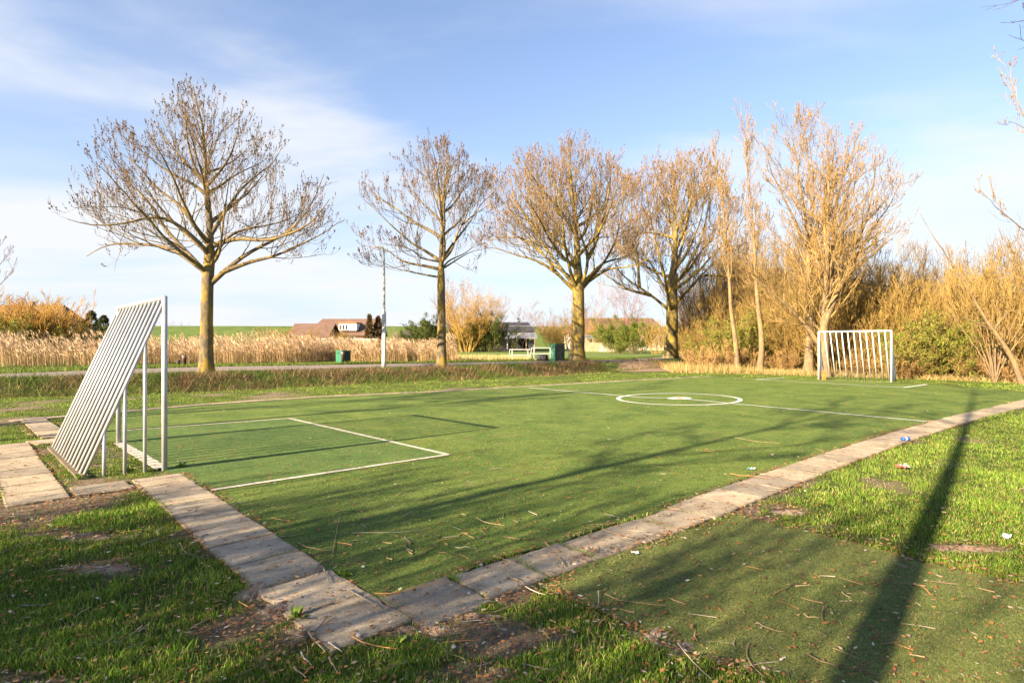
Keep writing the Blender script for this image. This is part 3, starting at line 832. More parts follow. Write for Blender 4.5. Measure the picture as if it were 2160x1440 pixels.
big_tree('bare_tree', 'thick-trunked bare tree farthest along the road beside the dirt ramp', (1415, 755),
 [(1415,757),(1417,700),(1418,660),(1417,634),(1418,590),(1424,540),(1425,490),(1422,420),(1420,345)],
 [[(1406,650),(1379,626),(1338,599),(1306,577),(1290,540),(1280,500)],
  [(1360,620),(1325,612),(1300,596),(1273,577),(1255,560)],
  [(1414,618),(1403,596),(1393,547),(1379,493),(1365,425),(1360,370)],
  [(1422,609),(1428,561),(1425,507),(1406,439),(1393,355)],
  [(1425,601),(1455,569),(1474,534),(1506,501),(1520,440)],
  [(1428,645),(1455,609),(1482,577),(1528,536),(1555,510)],
  [(1482,580),(1514,582),(1558,582),(1590,575)],
  [(1420,588),(1439,520),(1460,425),(1466,348)],
  [(1338,599),(1345,560),(1340,510),(1330,450),(1335,400)],
  [(1450,570),(1480,510),(1495,440),(1500,380)]],
 [(650, 20), (600, 120), (560, 150), (500, 150), (440, 140), (390, 125), (350, 90), (322, 40)], 1425, 0.47, 46.6, 74,
 (M_bark_old, M_bark_old), TW3, BD3, g4, auto=9, m2=2.0, m3=1.9, m4=2.0, budn=3, bud_size=0.09, r_limb=0.14, rmin=.009, wide=1.32)

# ------------------------------------------------------------------ multi-stem and slender trees, shrubs
def wood(name, label, stems, Y, seed, bark_m, twig_col, bud_col=None, group=None, r=0.12, n2=2.0, n3=3.0, n4=2.0, spread=0.45, up=0.6, lmax2=2.6, zbase=0.0, budn=3, bud_size=0.05, t0=0.3, cat='tree', kids=True, droop=0.0, part_name='trunk', rmin=0.005):
    """stems: list of pixel polylines (x, y[, depth offset at tip, radius])"""
    rng = np.random.default_rng(seed)
    b = P(*stems[0]['p'][0], Y); b[2] = zbase
    th = thing(name, label, cat, (b[0], b[1], zbase), group)
    SP, SR = [], []
    for s in stems:
        n = len(s['p']); off = s.get('off', 0.0); o0 = s.get('o0', 0.0)
        pts = [P(x, y, Y+o0+off*i/(n-1)) for i, (x, y) in enumerate(s['p'])]
        if s.get('ground', True): pts[0][2] = zbase-0.05
        else:
            bd = 1e9
            for c_ in SP:
                dd = np.hypot(c_[:, 0]-pts[0][0], c_[:, 2]-pts[0][2]); k_ = int(np.argmin(dd))
                if dd[k_] < bd: bd = dd[k_]; q_ = c_[max(0, k_-1)]
            if bd < 1.2:
                o_ = q_[1]-pts[0][1]; pts = [p_+np.array((0, o_*(1-i_/n), 0)) for i_, p_ in enumerate(pts)]; pts[0] = q_
        q = resample(pts, 20); q[1:-1] += rng.normal(0, 0.012, (18, 3))
        rr = (0.82 if s.get('r', r) >= .06 else 1)*s.get('r', r)*np.interp(np.linspace(0, 1, 20), [0, .05, .15, .35, .6, 1], [1.35, 1.1, 0.95, 0.66, 0.34, 0.05])
        SP.append(q); SR.append(rr)
        V, Q = tubes(q[None], rr[None], 9)
        V = V+rng.normal(0, 0.02*s.get('r', r), V.shape)
        part(th, part_name if s.get('r', r) >= 0.06 else 'stem', V, Q, bark_m, smooth=True)
    SP = np.array(SP); SR = np.array(SR)
    L = np.linalg.norm(np.diff(SP, axis=1), axis=2).sum(1)
    p2, q2 = spawn(SP, SR, np.maximum(5, L*n2), t0, 1.0, (spread*0.6, spread*1.6), rng, None, (0.18, 0.42), up, 8, 0.08, 0.30, lmax=lmax2, lmin=0.2)
    l2 = np.linalg.norm(np.diff(p2, axis=1), axis=2).sum(1)
    p3, q3 = spawn(p2, q2, np.maximum(3, l2*n3), 0.15, 1.0, (0.3, 0.8), rng, None, (0.3, 0.6), up, 6, 0.10, 0.55, lmax=1.2, lmin=0.12)
    l3 = np.linalg.norm(np.diff(p3, axis=1), axis=2).sum(1)
    sets = [(p3, q3)]
    ends = p3
    if n4:
        p4, q4 = spawn(p3, q3, np.maximum(1, l3*n4*1.5), 0.2, 1.0, (0.3, 0.7), rng, None, (0.4, 0.8), up, 3, 0.14, 0.6, lmax=0.6, lmin=0.08)
        sets.append((p4, q4)); ends = p4
    tube_obj(th, 'branches', [(p2, q2)], M_twig, 4, twig_col, rng, kind='stuff', rmin=rmin)
    tube_obj(th, 'twigs', sets, M_twig, 3, twig_col, rng, kind='stuff', rmin=rmin)
    if bud_col:
        V, T = buds_from(ends, budn, bud_size, rng)
        part(th, 'buds', V, T, M_twig, colors(len(V)//4, 4, *bud_col, rng), kind='stuff')
    return th
TWG = ((0.20, 0.125, 0.045), (0.37, 0.245, 0.09)); BDG = ((0.26, 0.15, 0.06), (0.42, 0.27, 0.11))
wood('slender_tree', 'slender leaning bare tree with smooth tan trunk nearest the dirt ramp', [
  {'p': [(1556,785),(1553,730),(1545,680),(1540,620),(1536,560),(1532,500),(1524,430),(1514,370),(1504,318)], 'r': 0.17}], 33, 101, M_bark_willow, TWG, BDG, r=0.17, n2=3.6, t0=0.4, spread=0.4, lmax2=2.2, rmin=.008)
wood('slender_tree', 'slender bare tree with a swollen kink low on its trunk', [
  {'p': [(1602,787),(1604,755),(1612,735),(1606,700),(1598,650),(1594,590),(1592,520),(1586,440),(1579,370),(1570,275)], 'r': 0.19}], 32, 102, M_bark_willow, TWG, BDG, r=0.18, n2=3.6, t0=0.35, spread=0.4, lmax2=2.2, rmin=.008)
wood('willow_tree', 'tall bare willow with straight trunk just left of the far goal', [
  {'p': [(1704,788),(1708,740),(1709,690),(1707,620),(1705,540),(1702,470),(1692,420),(1682,350),(1668,262)], 'r': 0.26},
  {'p': [(1705,560),(1710,500),(1718,420),(1714,350),(1706,285)], 'r': 0.12, 'ground': False, 'off': 1.0},
  {'p': [(1703,520),(1680,470),(1655,420),(1630,370),(1610,300)], 'r': 0.10, 'ground': False, 'off': -1.5},
  {'p': [(1704,600),(1680,540),(1640,500),(1600,455),(1560,420)], 'r': 0.08, 'ground': False, 'off': 1.0},
  {'p': [(1708,520),(1730,470),(1745,420),(1750,350)], 'r': 0.08, 'ground': False, 'off': -1.0}], 29.5, 103, M_bark_willow, TWG, BDG, n2=4.2, n3=4.8, t0=0.22, spread=0.72, up=.38, lmax2=3.2, rmin=.007)
wood('willow_tree', 'broad many-stemmed bare willow rising behind the far goal', [
  {'p': [(1742,797),(1738,740),(1737,690),(1742,620),(1744,550),(1745,480),(1748,410),(1747,340),(1742,262)], 'r': 0.25},
  {'p': [(1742,640),(1755,580),(1758,500),(1765,420),(1788,350),(1808,290)], 'r': 0.16, 'ground': False, 'off': 0.6},
  {'p': [(1745,670),(1765,620),(1800,540),(1830,450),(1845,380),(1846,310)], 'r': 0.16, 'ground': False, 'off': -1.0},
  {'p': [(1765,620),(1790,560),(1835,490),(1878,430),(1905,370)], 'r': 0.12, 'ground': False, 'off': 1.0},
  {'p': [(1750,600),(1800,540),(1850,510),(1890,490),(1925,470)], 'r': 0.07, 'ground': False, 'off': -1.0},
  {'p': [(1746,560),(1775,480),(1800,410),(1810,330)], 'r': 0.09, 'ground': False, 'off': -2.0},
  {'p': [(1744,520),(1735,430),(1755,350),(1764,275)], 'r': 0.10, 'ground': False, 'off': 1.8},
  {'p': [(1735,710),(1690,672),(1640,628),(1600,590),(1570,555),(1530,500)], 'r': 0.13, 'ground': False, 'off': -1.0},
  {'p': [(1728,690),(1680,630),(1620,600),(1575,600)], 'r': 0.05, 'ground': False, 'off': 1.0}], 27, 104, M_bark_willow, TWG, BDG, n2=4.4, n3=4.8, t0=0.2, spread=0.72, up=.38, lmax2=3.2, rmin=.007)
wood('leaning_tree', 'bare tan tree leaning far over to the left at the right edge', [
  {'p': [(2158,795),(2130,740),(2090,690),(2060,640),(2030,590),(2000,545),(1970,500),(1940,450)], 'r': 0.115},
  {'p': [(2080,672),(2030,668),(1990,690),(1975,705)], 'r': 0.035, 'ground': False, 'off': -0.6},
  {'p': [(2085,668),(2125,655),(2165,655)], 'r': 0.04, 'ground': False, 'off': -0.4}], 21.5, 105, M_bark_willow, TWG, BDG, n2=1.3, n3=1.8, n4=1.5, t0=0.4, spread=0.5, lmax2=1.2)
# tree standing just outside the right edge; its boughs reach into the picture
wood('overhanging_tree', 'bare tree at the far right edge whose golden boughs reach into the sky', [
  {'p': [(2420,860),(2400,700),(2380,560),(2370,400),(2350,200),(2340,0)], 'r': 0.25},
  {'p': [(2380,600),(2300,560),(2220,520),(2160,488),(2110,445),(2070,405)], 'r': 0.07, 'ground': False, 'off': -1.5},
  {'p': [(2370,500),(2300,430),(2230,350),(2170,270),(2140,200),(2115,125)], 'r': 0.07, 'ground': False, 'off': 0.8},
  {'p': [(2365,420),(2290,360),(2210,310),(2150,262),(2125,255)], 'r': 0.05, 'ground': False, 'off': -0.8},
  {'p': [(2375,620),(2300,600),(2220,590),(2160,560),(2130,530)], 'r': 0.05, 'ground': False, 'off': 0.5}], 17, 106, M_bark_willow, TWG, BDG, n2=2.0, n3=2.4, t0=0.45, spread=0.45, lmax2=1.0)
wood('overhanging_tree', 'bare branch tips coloured dark as in shade, hanging in from the top right corner', [
  {'p': [(2560,1010),(2530,600),(2500,300),(2470,0),(2440,-200)], 'r': 0.2},
  {'p': [(2480,150),(2380,90),(2280,50),(2190,40),(2110,48)], 'r': 0.035, 'ground': False, 'off': -0.3},
  {'p': [(2470,50),(2370,0),(2270,-20),(2180,-10),(2120,10)], 'r': 0.035, 'ground': False, 'off': 0.3},
  {'p': [(2480,200),(2380,150),(2290,110),(2200,85),(2150,80)], 'r': 0.03, 'ground': False, 'off': 0.0}], 9, 107, M_bark_grey, ((0.05, 0.035, 0.03), (0.10, 0.07, 0.055)), ((0.05, 0.025, 0.02), (0.10, 0.05, 0.04)), n2=3, n3=4, n4=2, t0=0.5, spread=0.6, up=0.25, lmax2=0.5, bud_size=0.022, rmin=0.003)  # dark twig and bud colours paint in the shade and silhouette

def shrub_parts(seed, h, w, nstem, twig_col, leaf=None, nleaf=0, leaf_size=0.06, n2=6, n3=4, up=0.5, r=0.02, spread=0.6, n4=0, buds=None):
    """meshes of one shrub in its own space: list of (name, mesh, material)"""
    rng = np.random.default_rng(seed); out = []
    a = rng.uniform(0, 2*pi, nstem); rad = w*0.25*np.sqrt(rng.random(nstem))
    st = np.stack([rad*np.cos(a), rad*np.sin(a), np.full(nstem, -0.05)], 1)
    tilt = rng.uniform(0.05, spread, nstem)
    d = np.stack([np.cos(a)*np.sin(tilt), np.sin(a)*np.sin(tilt), np.cos(tilt)], 1)
    ln = h*rng.uniform(0.6, 1.05, nstem)
    s1 = grow(st, d, ln, 9, 0.12, 0.09, rng)
    r1 = (r*rng.uniform(0.6, 1.3, nstem))[:, None]*np.linspace(1, 0.2, 9)[None]
    p2, q2 = spawn(s1, r1, n2, 0.12, 1.0, (0.3, 0.9), rng, None, (0.25, 0.5), up, 6, 0.12, 0.5, lmax=h*0.4)
    p3, q3 = spawn(p2, q2, n3, 0.1, 1.0, (0.3, 0.9), rng, None, (0.35, 0.7), up, 3, 0.16, 0.6, lmax=h*0.25, lmin=0.05)
    Vs, Qs, C, n = [], [], [], 0
    for pts, rd in ((s1, r1), (p2, q2), (p3, q3)):
        V, Q = tubes(pts, np.maximum(rd, 0.0075), 3); Vs.append(V); Qs.append(Q+n); n += len(V)
        c = np.array(twig_col[0])+(np.array(twig_col[1])-np.array(twig_col[0]))*rng.random((len(pts), 1))
        C.append(np.repeat(c, pts.shape[1]*3, 0))
    out.append(('stems', mesh_of('stems', np.vstack(Vs), np.vstack(Qs), np.vstack(C), True), M_twig))
    if leaf:
        V, Q = leaves_from(p3, nleaf, leaf_size, rng, 0.1, 0.06*h/3)
        out.append(('foliage', mesh_of('foliage', V, Q, colors(len(V)//4, 4, leaf[0], leaf[1], rng, leaf[2] if len(leaf) > 2 else None, 0.15)), M_leaf))
    return out
SH = {
 'gold': [shrub_parts(300+i, 5.0, 3.0, 34, ((0.18, 0.11, 0.033), (0.40, 0.265, 0.08)), ((0.24, 0.18, 0.035), (0.38, 0.26, 0.06), (0.15, 0.17, 0.025)), 1, 0.07, 10, 6, 0.45, 0.022, 0.55) for i in range(3)],
 'tall': [shrub_parts(320+i, 7.5, 3.4, 26, ((0.17, 0.11, 0.04), (0.36, 0.24, 0.08)), ((0.24, 0.16, 0.05), (0.36, 0.24, 0.09)), 1, 0.06, 12, 6, 0.5, 0.03, 0.38) for i in range(2)],
 'green': [shrub_parts(340+i, 2.6, 2.8, 30, ((0.16, 0.11, 0.04), (0.30, 0.2, 0.07)), ((0.10, 0.14, 0.016), (0.25, 0.28, 0.035), (0.33, 0.24, 0.06)), 6, 0.075, 8, 6, 0.25, 0.016, 0.95) for i in range(2)],
 'bramble': [shrub_parts(360+i, 1.5, 2.2, 34, ((0.20, 0.12, 0.05), (0.46, 0.28, 0.11)), ((0.22, 0.15, 0.04), (0.40, 0.25, 0.08), (0.10, 0.13, 0.025)), 1, 0.06, 8, 4, 0.2, 0.010, 0.9) for i in range(2)],
 'ever': [shrub_parts(380+i, 4.0, 4.0, 26, ((0.10, 0.08, 0.04), (0.16, 0.12, 0.05)), ((0.030, 0.052, 0.012), (0.095, 0.125, 0.022), (0.15, 0.17, 0.03)), 13, 0.11, 9, 7, 0.15, 0.03, 1.0) for i in range(2)],
 'lime': [shrub_parts(390+i, 4.2, 3.2, 24, ((0.16, 0.11, 0.04), (0.24, 0.17, 0.06)), ((0.07, 0.11, 0.015), (0.17, 0.22, 0.028), (0.22, 0.25, 0.04)), 12, 0.11, 9, 6, 0.35, 0.03, 0.7) for i in range(1)],
 'willow': [shrub_parts(400+i, 4.0, 2.0, 60, ((0.24, 0.13, 0.03), (0.46, 0.26, 0.06)), None, 0, 0.05, 8, 4, 0.55, 0.02, 0.5) for i in range(2)],
 'goldtree': [shrub_parts(410, 9.0, 4.0, 30, ((0.28, 0.16, 0.04), (0.46, 0.28, 0.07)), ((0.30, 0.18, 0.03), (0.48, 0.30, 0.05)), 4, 0.13, 10, 6, 0.2, 0.05, 0.6)],
 'thin': [shrub_parts(420+i, 9.0, 4.0, 9, ((0.17, 0.11, 0.08), (0.32, 0.21, 0.15)), ((0.26, 0.15, 0.09), (0.36, 0.20, 0.12)), 1, 0.10, 16, 6, 0.3, 0.06, 0.45) for i in range(2)],
 'pink': [shrub_parts(430, 3.4, 2.6, 16, ((0.22, 0.12, 0.09), (0.32, 0.18, 0.13)), ((0.50, 0.22, 0.26), (0.66, 0.36, 0.38)), 2, 0.10, 9, 5, 0.25, 0.025, 0.7)],
 'rust': [shrub_parts(440, 9.0, 5.0, 7, ((0.20, 0.11, 0.085), (0.33, 0.17, 0.13)), ((0.34, 0.16, 0.11), (0.46, 0.25, 0.18)), 1, 0.12, 20, 8, -0.05, 0.07, 0.4)],
}
PARTN = {'ever': 'foliage'}
def shrub(kind, name, label, x, y, Y, sc=1.0, z=0.0, group=None, v=None, cat='shrub', sxy=1.0):
    """x: pixel column, Y: distance"""
    b = ((x-1080)/F_PX*Y, Y, z)
    th = thing(name, label, cat, b, group, rz=R.uniform(0, 6.28))
    lst = SH[kind]; pr = lst[(v if v is not None else int(R.integers(len(lst))))]
    for nm, me, mt in pr:
        add(nm, me, mt, th, kind='stuff')
    th.scale = (sc*sxy, sc*sxy, sc*R.uniform(0.94, 1.06))
    return th

# right-hand thicket: rows of shrubs behind the far goal line
thick_lab = [
 ('gold', 1462, 38, .55, 'low straw-coloured bare shrub right of the last roadside tree'),
 ('gold', 1500, 40, .70, 'golden bare shrub between the dirt ramp and the first slender tree'),
 ('green', 1528, 36, 1.15, 'green leafy shrub behind the first slender tree'),
 ('green', 1572, 37, 1.35, 'tall green leafy shrub between the two slender trees'),
 ('gold', 1545, 42, .95, 'brown twiggy shrub rising behind the green shrub of the slender trees'),
 ('gold', 1640, 36, .75, 'golden bare shrub right of the kinked slender tree'),
 ('gold', 1672, 34, .85, 'golden bare shrub left of the straight willow'),
 ('tall', 1640, 40, 1.05, 'tall brown thicket shrub behind the kinked slender tree'),
 ('tall', 1600, 44, 1.05, 'tall tangled brown shrub behind both slender trees'),
 ('tall', 1690, 38, 1.0, 'tall tangled shrub behind the straight willow'),
 ('gold', 1765, 29.5, .92, 'golden bare shrub seen through the left bars of the far goal'),
 ('gold', 1830, 29, .95, 'golden bare shrub seen through the right bars of the far goal'),
 ('tall', 1790, 34, .95, 'tall brown shrub standing high above the far goal'),
 ('gold', 1890, 28, .90, 'golden bare shrub just right of the far goal'),
 ('tall', 1870, 33, .86, 'tall brown shrub above the right post of the far goal'),
 ('green', 1925, 26, 1.0, 'bright green leafy shrub right of the far goal'),
 ('green', 1985, 25.5, 1.05, 'wide green leafy shrub left of the cluster of pale stems'),
 ('green', 1952, 27, 1.2, 'green shrub tucked between the two bright green ones'),
 ('gold', 1960, 28.5, .92, 'orange-brown bare shrub rising above the green shrubs'),
 ('gold', 2030, 27.5, .90, 'orange-brown bare shrub behind the pale stems'),
 ('tall', 1950, 34, .80, 'tall brown shrub on the skyline right of the willow'),
 ('tall', 2040, 33, .82, 'tall brown shrub on the skyline behind the leaning tree'),
 ('gold', 2100, 25.5, .95, 'golden bare shrub behind the foot of the leaning tree'),
 ('gold', 2150, 25.5, 1.0, 'golden bare shrub at the right edge behind the leaning tree'),
 ('tall', 2130, 29, .86, 'tall golden shrub at the right edge of the thicket'),
 ('gold', 2215, 25.5, 1.0, 'golden bare shrub cut off by the right edge'),
 ('tall', 2210, 27, .9, 'tall golden shrub cut off by the right edge'),
 ('tall', 1510, 47, 1.25, 'tall brown tangle behind the first slender tree'),
 ('tall', 1555, 50, 1.50, 'tallest brown tangle seen between the slender trees'),
 ('tall', 1625, 47, 1.42, 'tall brown tangle seen right of the kinked slender tree'),
 ('tall', 1665, 45, 1.30, 'tall brown tangle seen left of the straight willow'),
 ('gold', 1745, 31, 1.0, 'golden bare shrub behind the feet of both willows'),
 ('gold', 1798, 31.5, 1.08, 'golden bare shrub behind the middle bars of the far goal'),
 ('gold', 1858, 30.5, 1.05, 'golden bare shrub behind the right half of the far goal'),
 ('gold', 1925, 30, 1.0, 'golden bare shrub over the left bright green shrub'),
 ('gold', 1995, 30, 1.0, 'golden bare shrub over the right bright green shrub'),
 ('tall', 1475, 52, 1.20, 'tall brown tangle just right of the last roadside tree'),
 ('tall', 1700, 42, 1.22, 'tall golden tangle directly behind the straight willow'),
 ('tall', 1750, 40, 1.12, 'tall golden tangle behind the broad willow trunk'),
 ('tall', 1820, 41, 1.10, 'tall brown tangle above the middle of the far goal'),
 ('tall', 1905, 38, .98, 'tall brown tangle above the right end of the far goal'),
 ('tall', 1985, 37, .95, 'tall golden tangle over the bright green shrubs'),
 ('tall', 2085, 32, .90, 'tall golden tangle behind the cluster of pale stems'),
 ('tall', 1590, 54, 1.40, 'far brown tangle between the slender trees'),
 ('bramble', 1480, 33, 1.0, 'low straw bramble right of the dirt ramp'),
 ('bramble', 1515, 33.5, 1.1, 'low straw bramble in front of the first slender tree'),
 ('bramble', 1578, 34, .9, 'low bramble between the feet of the slender trees'),
 ('bramble', 1655, 32, .9, 'low bramble left of the straight willow foot'),
 ('bramble', 1810, 27.5, .8, 'low bramble behind the bars of the far goal'),
 ('bramble', 1905, 25.5, .8, 'low bramble by the right post of the far goal'),
 ('bramble', 2060, 24.5, .9, 'low bramble left of the pale stem cluster'),
 ('bramble', 2125, 23, .8, 'low dark bramble at the foot of the leaning tree'),
]
for k, x, Y, s, lab in thick_lab:
    shrub(k, {'gold': 'bare_shrub', 'tall': 'tall_shrub', 'green': 'green_shrub', 'bramble': 'bramble'}[k], lab, x, 0, Y, s, group='thicket beyond the far end of the pitch')
# cluster of pale upright stems near the right edge
wood('coppiced_shrub', 'cluster of pale upright stems fanning from one base near the right edge', [
  {'p': [(2098,803),(2094+dx*0.4, 740),(2094+dx, 680),(2094+dx*1.7, 600-abs(dx)*0.2)], 'r': 0.035, 'off': o} for dx, o in ((-75, .5), (-50, -.4), (-30, .6), (-14, -.6), (0, .3), (12, -.2), (26, .6), (45, -.5), (65, .2), (88, -.3))],
  22.8, 108, M_bark_willow, TWG, None, n2=2.2, n3=2.0, n4=0, t0=0.3, spread=0.5, lmax2=1.0, cat='shrub')
# woodland behind the thicket
for i, (x, Y, sc, lab) in enumerate([
  (1480, 58, 1.0, 'bare woodland tree right of the last roadside tree'), (1530, 62, 1.05, 'bare woodland tree in the gap left of the slender trees'),
  (1575, 55, 1.05, 'bare woodland tree between the slender trees'), (1620, 52, 1.0, 'bare woodland tree behind the kinked slender tree'), (1665, 50, 0.95, 'bare woodland tree left of the tall willows'),
  (1850, 46, .95, 'bare woodland tree behind the broad willow crown'), (1920, 48, .85, 'dark bare woodland tree right of the broad willow')]):
    shrub('thin', 'woodland_tree', lab, x, 0, Y, sc, Z_ROAD if x < 1600 else 0, 'woodland behind the thicket', cat='tree')

# ------------------------------------------------------------------ background beyond the road
shrub('ever', 'evergreen_shrub', 'dark evergreen shrub left of the golden tree', 905, 0, 88, 1.45, .4)
shrub('ever', 'evergreen_shrub', 'rounded evergreen shrub behind the second roadside trunk', 945, 0, 90, 1.25, .4)
shrub('ever', 'evergreen_shrub', 'dark evergreen shrub between the golden tree and the barn', 1038, 0, 86, 1.30, .4)
shrub('ever', 'evergreen_shrub', 'low dark evergreen shrub under the golden tree', 990, 0, 86, 1.05, .4)
shrub('goldtree', 'golden_tree', 'orange-gold tree right of the second roadside tree', 985, 0, 84, 1.02, .4, cat='tree')
shrub('goldtree', 'golden_tree', 'smaller orange-gold tree beside the barn roof', 1018, 0, 88, .82, .4, cat='tree')
shrub('thin', 'bare_tree', 'thin bare tree rising behind the golden tree', 968, 0, 94, 1.45, .4, cat='tree')
shrub('thin', 'bare_tree', 'pale bare tree top right of the golden tree', 1030, 0, 96, 1.2, .4, cat='tree')
shrub('thin', 'bare_tree', 'round-crowned bare tree behind the barn', 1115, 0, 135, 1.20, .4, cat='tree', sxy=1.5)
shrub('thin', 'bare_tree', 'small bare tree right of the barn roof', 1158, 0, 130, .95, .4, cat='tree', sxy=1.2)
shrub('thin', 'bare_tree', 'feathery bare tree just behind the third roadside trunk', 1238, 0, 105, 1.35, .4, cat='tree', sxy=1.2)
shrub('thin', 'bare_tree', 'bare tree left of the third roadside trunk on the skyline', 1198, 0, 112, 1.15, .4, cat='tree')
shrub('rust', 'birch_tree', 'pinkish-brown drooping birch behind the large house roof', 1335, 0, 100, 1.20, .4, cat='tree', sxy=1.15)
shrub('gold', 'orchard_shrub', 'yellowish orchard shrub between barn and third roadside tree', 1172, 0, 95, 1.0, .4, sxy=1.8)
shrub('gold', 'orchard_shrub', 'brown creeper-like shrub against the large house', 1262, 0, 100, 1.1, .4, sxy=1.5)
shrub('lime', 'leafy_shrub', 'broad olive-green shrub right of the leaning boards', 1298, 0, 74, 1.05, .4, sxy=1.15)
shrub('lime', 'leafy_shrub', 'bright green shrub left of the last roadside trunk', 1345, 0, 70, 1.05, .4, sxy=1.1)
shrub('lime', 'leafy_shrub', 'small bright green shrub at the end of the board fence', 1308, 0, 66, .42, .4)
shrub('gold', 'bare_shrub', 'brown bare shrub just left of the last roadside trunk', 1385, 0, 66, .72, .4)
shrub('gold', 'bare_shrub', 'straw-coloured scrub behind the last roadside trunk', 1440, 0, 60, .8, .4)
shrub('pink', 'blossom_shrub', 'pink blossoming shrub right of the lamp post', 836, 0, 90, 1.0, .4)
shrub('gold', 'bare_shrub', 'olive bare shrub left of the house with the dormer', 590, 0, 70, .62, .4, sxy=1.5)
shrub('gold', 'bare_shrub', 'olive bare shrub in front of the garage roof', 655, 0, 68, .62, .4)
shrub('gold', 'bare_shrub', 'brown shrub under the dormer window', 722, 0, 72, .60, .4, sxy=1.4)
shrub('willow', 'willow_shrub', 'bright orange willow shrub in front of the brown roof at far left', 88, 0, 40, 1.25, .4, sxy=1.2)
shrub('willow', 'willow_shrub', 'smaller orange willow shrub right of the bright one', 128, 0, 43, .95, .4)
shrub('green', 'olive_shrub', 'olive shrub at the left edge behind the reeds', 15, 0, 38, 1.3, .4)
shrub('tall', 'bare_shrub', 'tall dull-green shrub at the left edge under the bare tree', 8, 0, 45, .55, .4, sxy=1.5)
shrub('thin', 'bare_shrub', 'pinkish bare shrub left of the two conifers', 150, 0, 75, .50, .4, sxy=1.3)
shrub('thin', 'bare_shrub', 'pinkish bare shrub behind the two conifers', 180, 0, 78, .46, .4, sxy=1.3)
shrub('ever', 'dark_shrub', 'dark shrub behind the reeds left of the conifers', 160, 0, 60, .80, .4, sxy=1.3)
shrub('ever', 'dark_shrub', 'dark shrub between the near goal bars and the conifers', 240, 0, 62, .76, .4, sxy=1.3)
shrub('thin', 'bare_tree', 'pale bare tree on the skyline behind the dike', 390, 0, 175, .95, .4, cat='tree', sxy=1.5)
wood('bare_tree', 'grey bare tree cut off by the left edge', [
  {'p': [(-60,770),(-55,700),(-50,640),(-45,590),(-40,530),(-35,470)], 'r': .3},
  {'p': [(-52,660),(-20,620),(10,590),(30,565),(40,550)], 'r': .10, 'ground': False}, {'p': [(-48,620),(-10,570),(15,540),(30,520)], 'r': .1, 'ground': False},
  {'p': [(-46,600),(-15,540),(0,520),(10,505)], 'r': .09, 'ground': False}, {'p': [(-50,680),(-10,650),(20,635),(50,630)], 'r': .08, 'ground': False, 'off': 1.5}],
  50, 109, M_bark_grey, ((0.12, 0.09, 0.075), (0.24, 0.18, 0.13)), None, n2=2.2, n3=2.2, n4=1.5, t0=0.3, spread=0.5, lmax2=2.0, zbase=.4, rmin=0.010)

def conifer(label, x, Y, h, w, seed, cols, lean=0.0, cat='tree'):
    rng = np.random.default_rng(seed); b = np.array(((x-1080)/F_PX*Y, Y, 0.4))
    th = thing('conifer', label, cat, b)
    MB().tube([b, b+np.array((lean*.3, 0, h*.5)), b+np.array((lean, 0, h*0.97))], [0.12, 0.08, 0.02], 7).to(th, 'trunk', M_bark_grey, True)
    n = 2600
    t = rng.random(n)**1.25
    a = rng.uniform(0, 2*pi, n); tier = 0.78+0.22*np.sin(t*36)
    rr = w*(1-t)**0.8*tier*(0.45+0.55*np.sqrt(rng.random(n)))+0.05
    p = np.stack([b[0]+rr*np.cos(a)+lean*t, b[1]+rr*np.sin(a), b[2]+h*(0.06+0.94*t)-rr*0.25], 1)
    d = np.stack([np.cos(a), np.sin(a), rng.uniform(-.35, .5, n)], 1); d = norm(d+rng.normal(0, .3, d.shape))
    s = rng.uniform(.14, .34, n)[:, None]*(h/4); u = norm(np.cross(d, rng.normal(0, 1, d.shape)))
    V = np.stack([p-d*s*.4, p+u*s*.22, p+d*s*.7, p-u*s*.22], 1).reshape(-1, 3)
    part(th, 'foliage', V, np.arange(n*4).reshape(-1, 4), M_leaf, colors(n, 4, *cols, rng), kind='stuff')
CG = ((0.035, 0.048, 0.016), (0.11, 0.115, 0.035))
shrub('green', 'olive_shrub', 'olive shrub left of the bright orange willow', 38, 0, 39, 1.2, .4)
shrub('gold', 'bare_shrub', 'brown shrub behind the orange willow', 50, 0, 46, 1.0, .4, sxy=1.3)
shrub('willow', 'willow_shrub', 'orange willow shrub in the middle of the bright clump', 66, 0, 41, 1.2, .4, sxy=1.2)
shrub('gold', 'bare_shrub', 'brown shrub right of the orange willow', 150, 0, 48, .50, .4, sxy=1.4)
shrub('thin', 'bare_shrub', 'pinkish bare shrub tops above the brown shrub at left', 120, 0, 70, .55, .4, sxy=1.3)
conifer('pointed dark conifer, left one of the pair behind the reeds', 193, 62, 4.8, 2.3, 1, CG)
conifer('pointed dark conifer, right one of the pair behind the reeds', 219, 62, 4.3, 2.2, 2, CG)
CB = ((0.10, 0.065, 0.025), (0.20, 0.14, 0.055))
conifer('shaggy brown conifer with slim top right of the dormer', 778, 84, 5.6, 1.0, 3, CB, 0.1)
conifer('broad shaggy brown conifer left of the lamp post', 793, 85, 5.4, 1.5, 4, CB, 0.35)

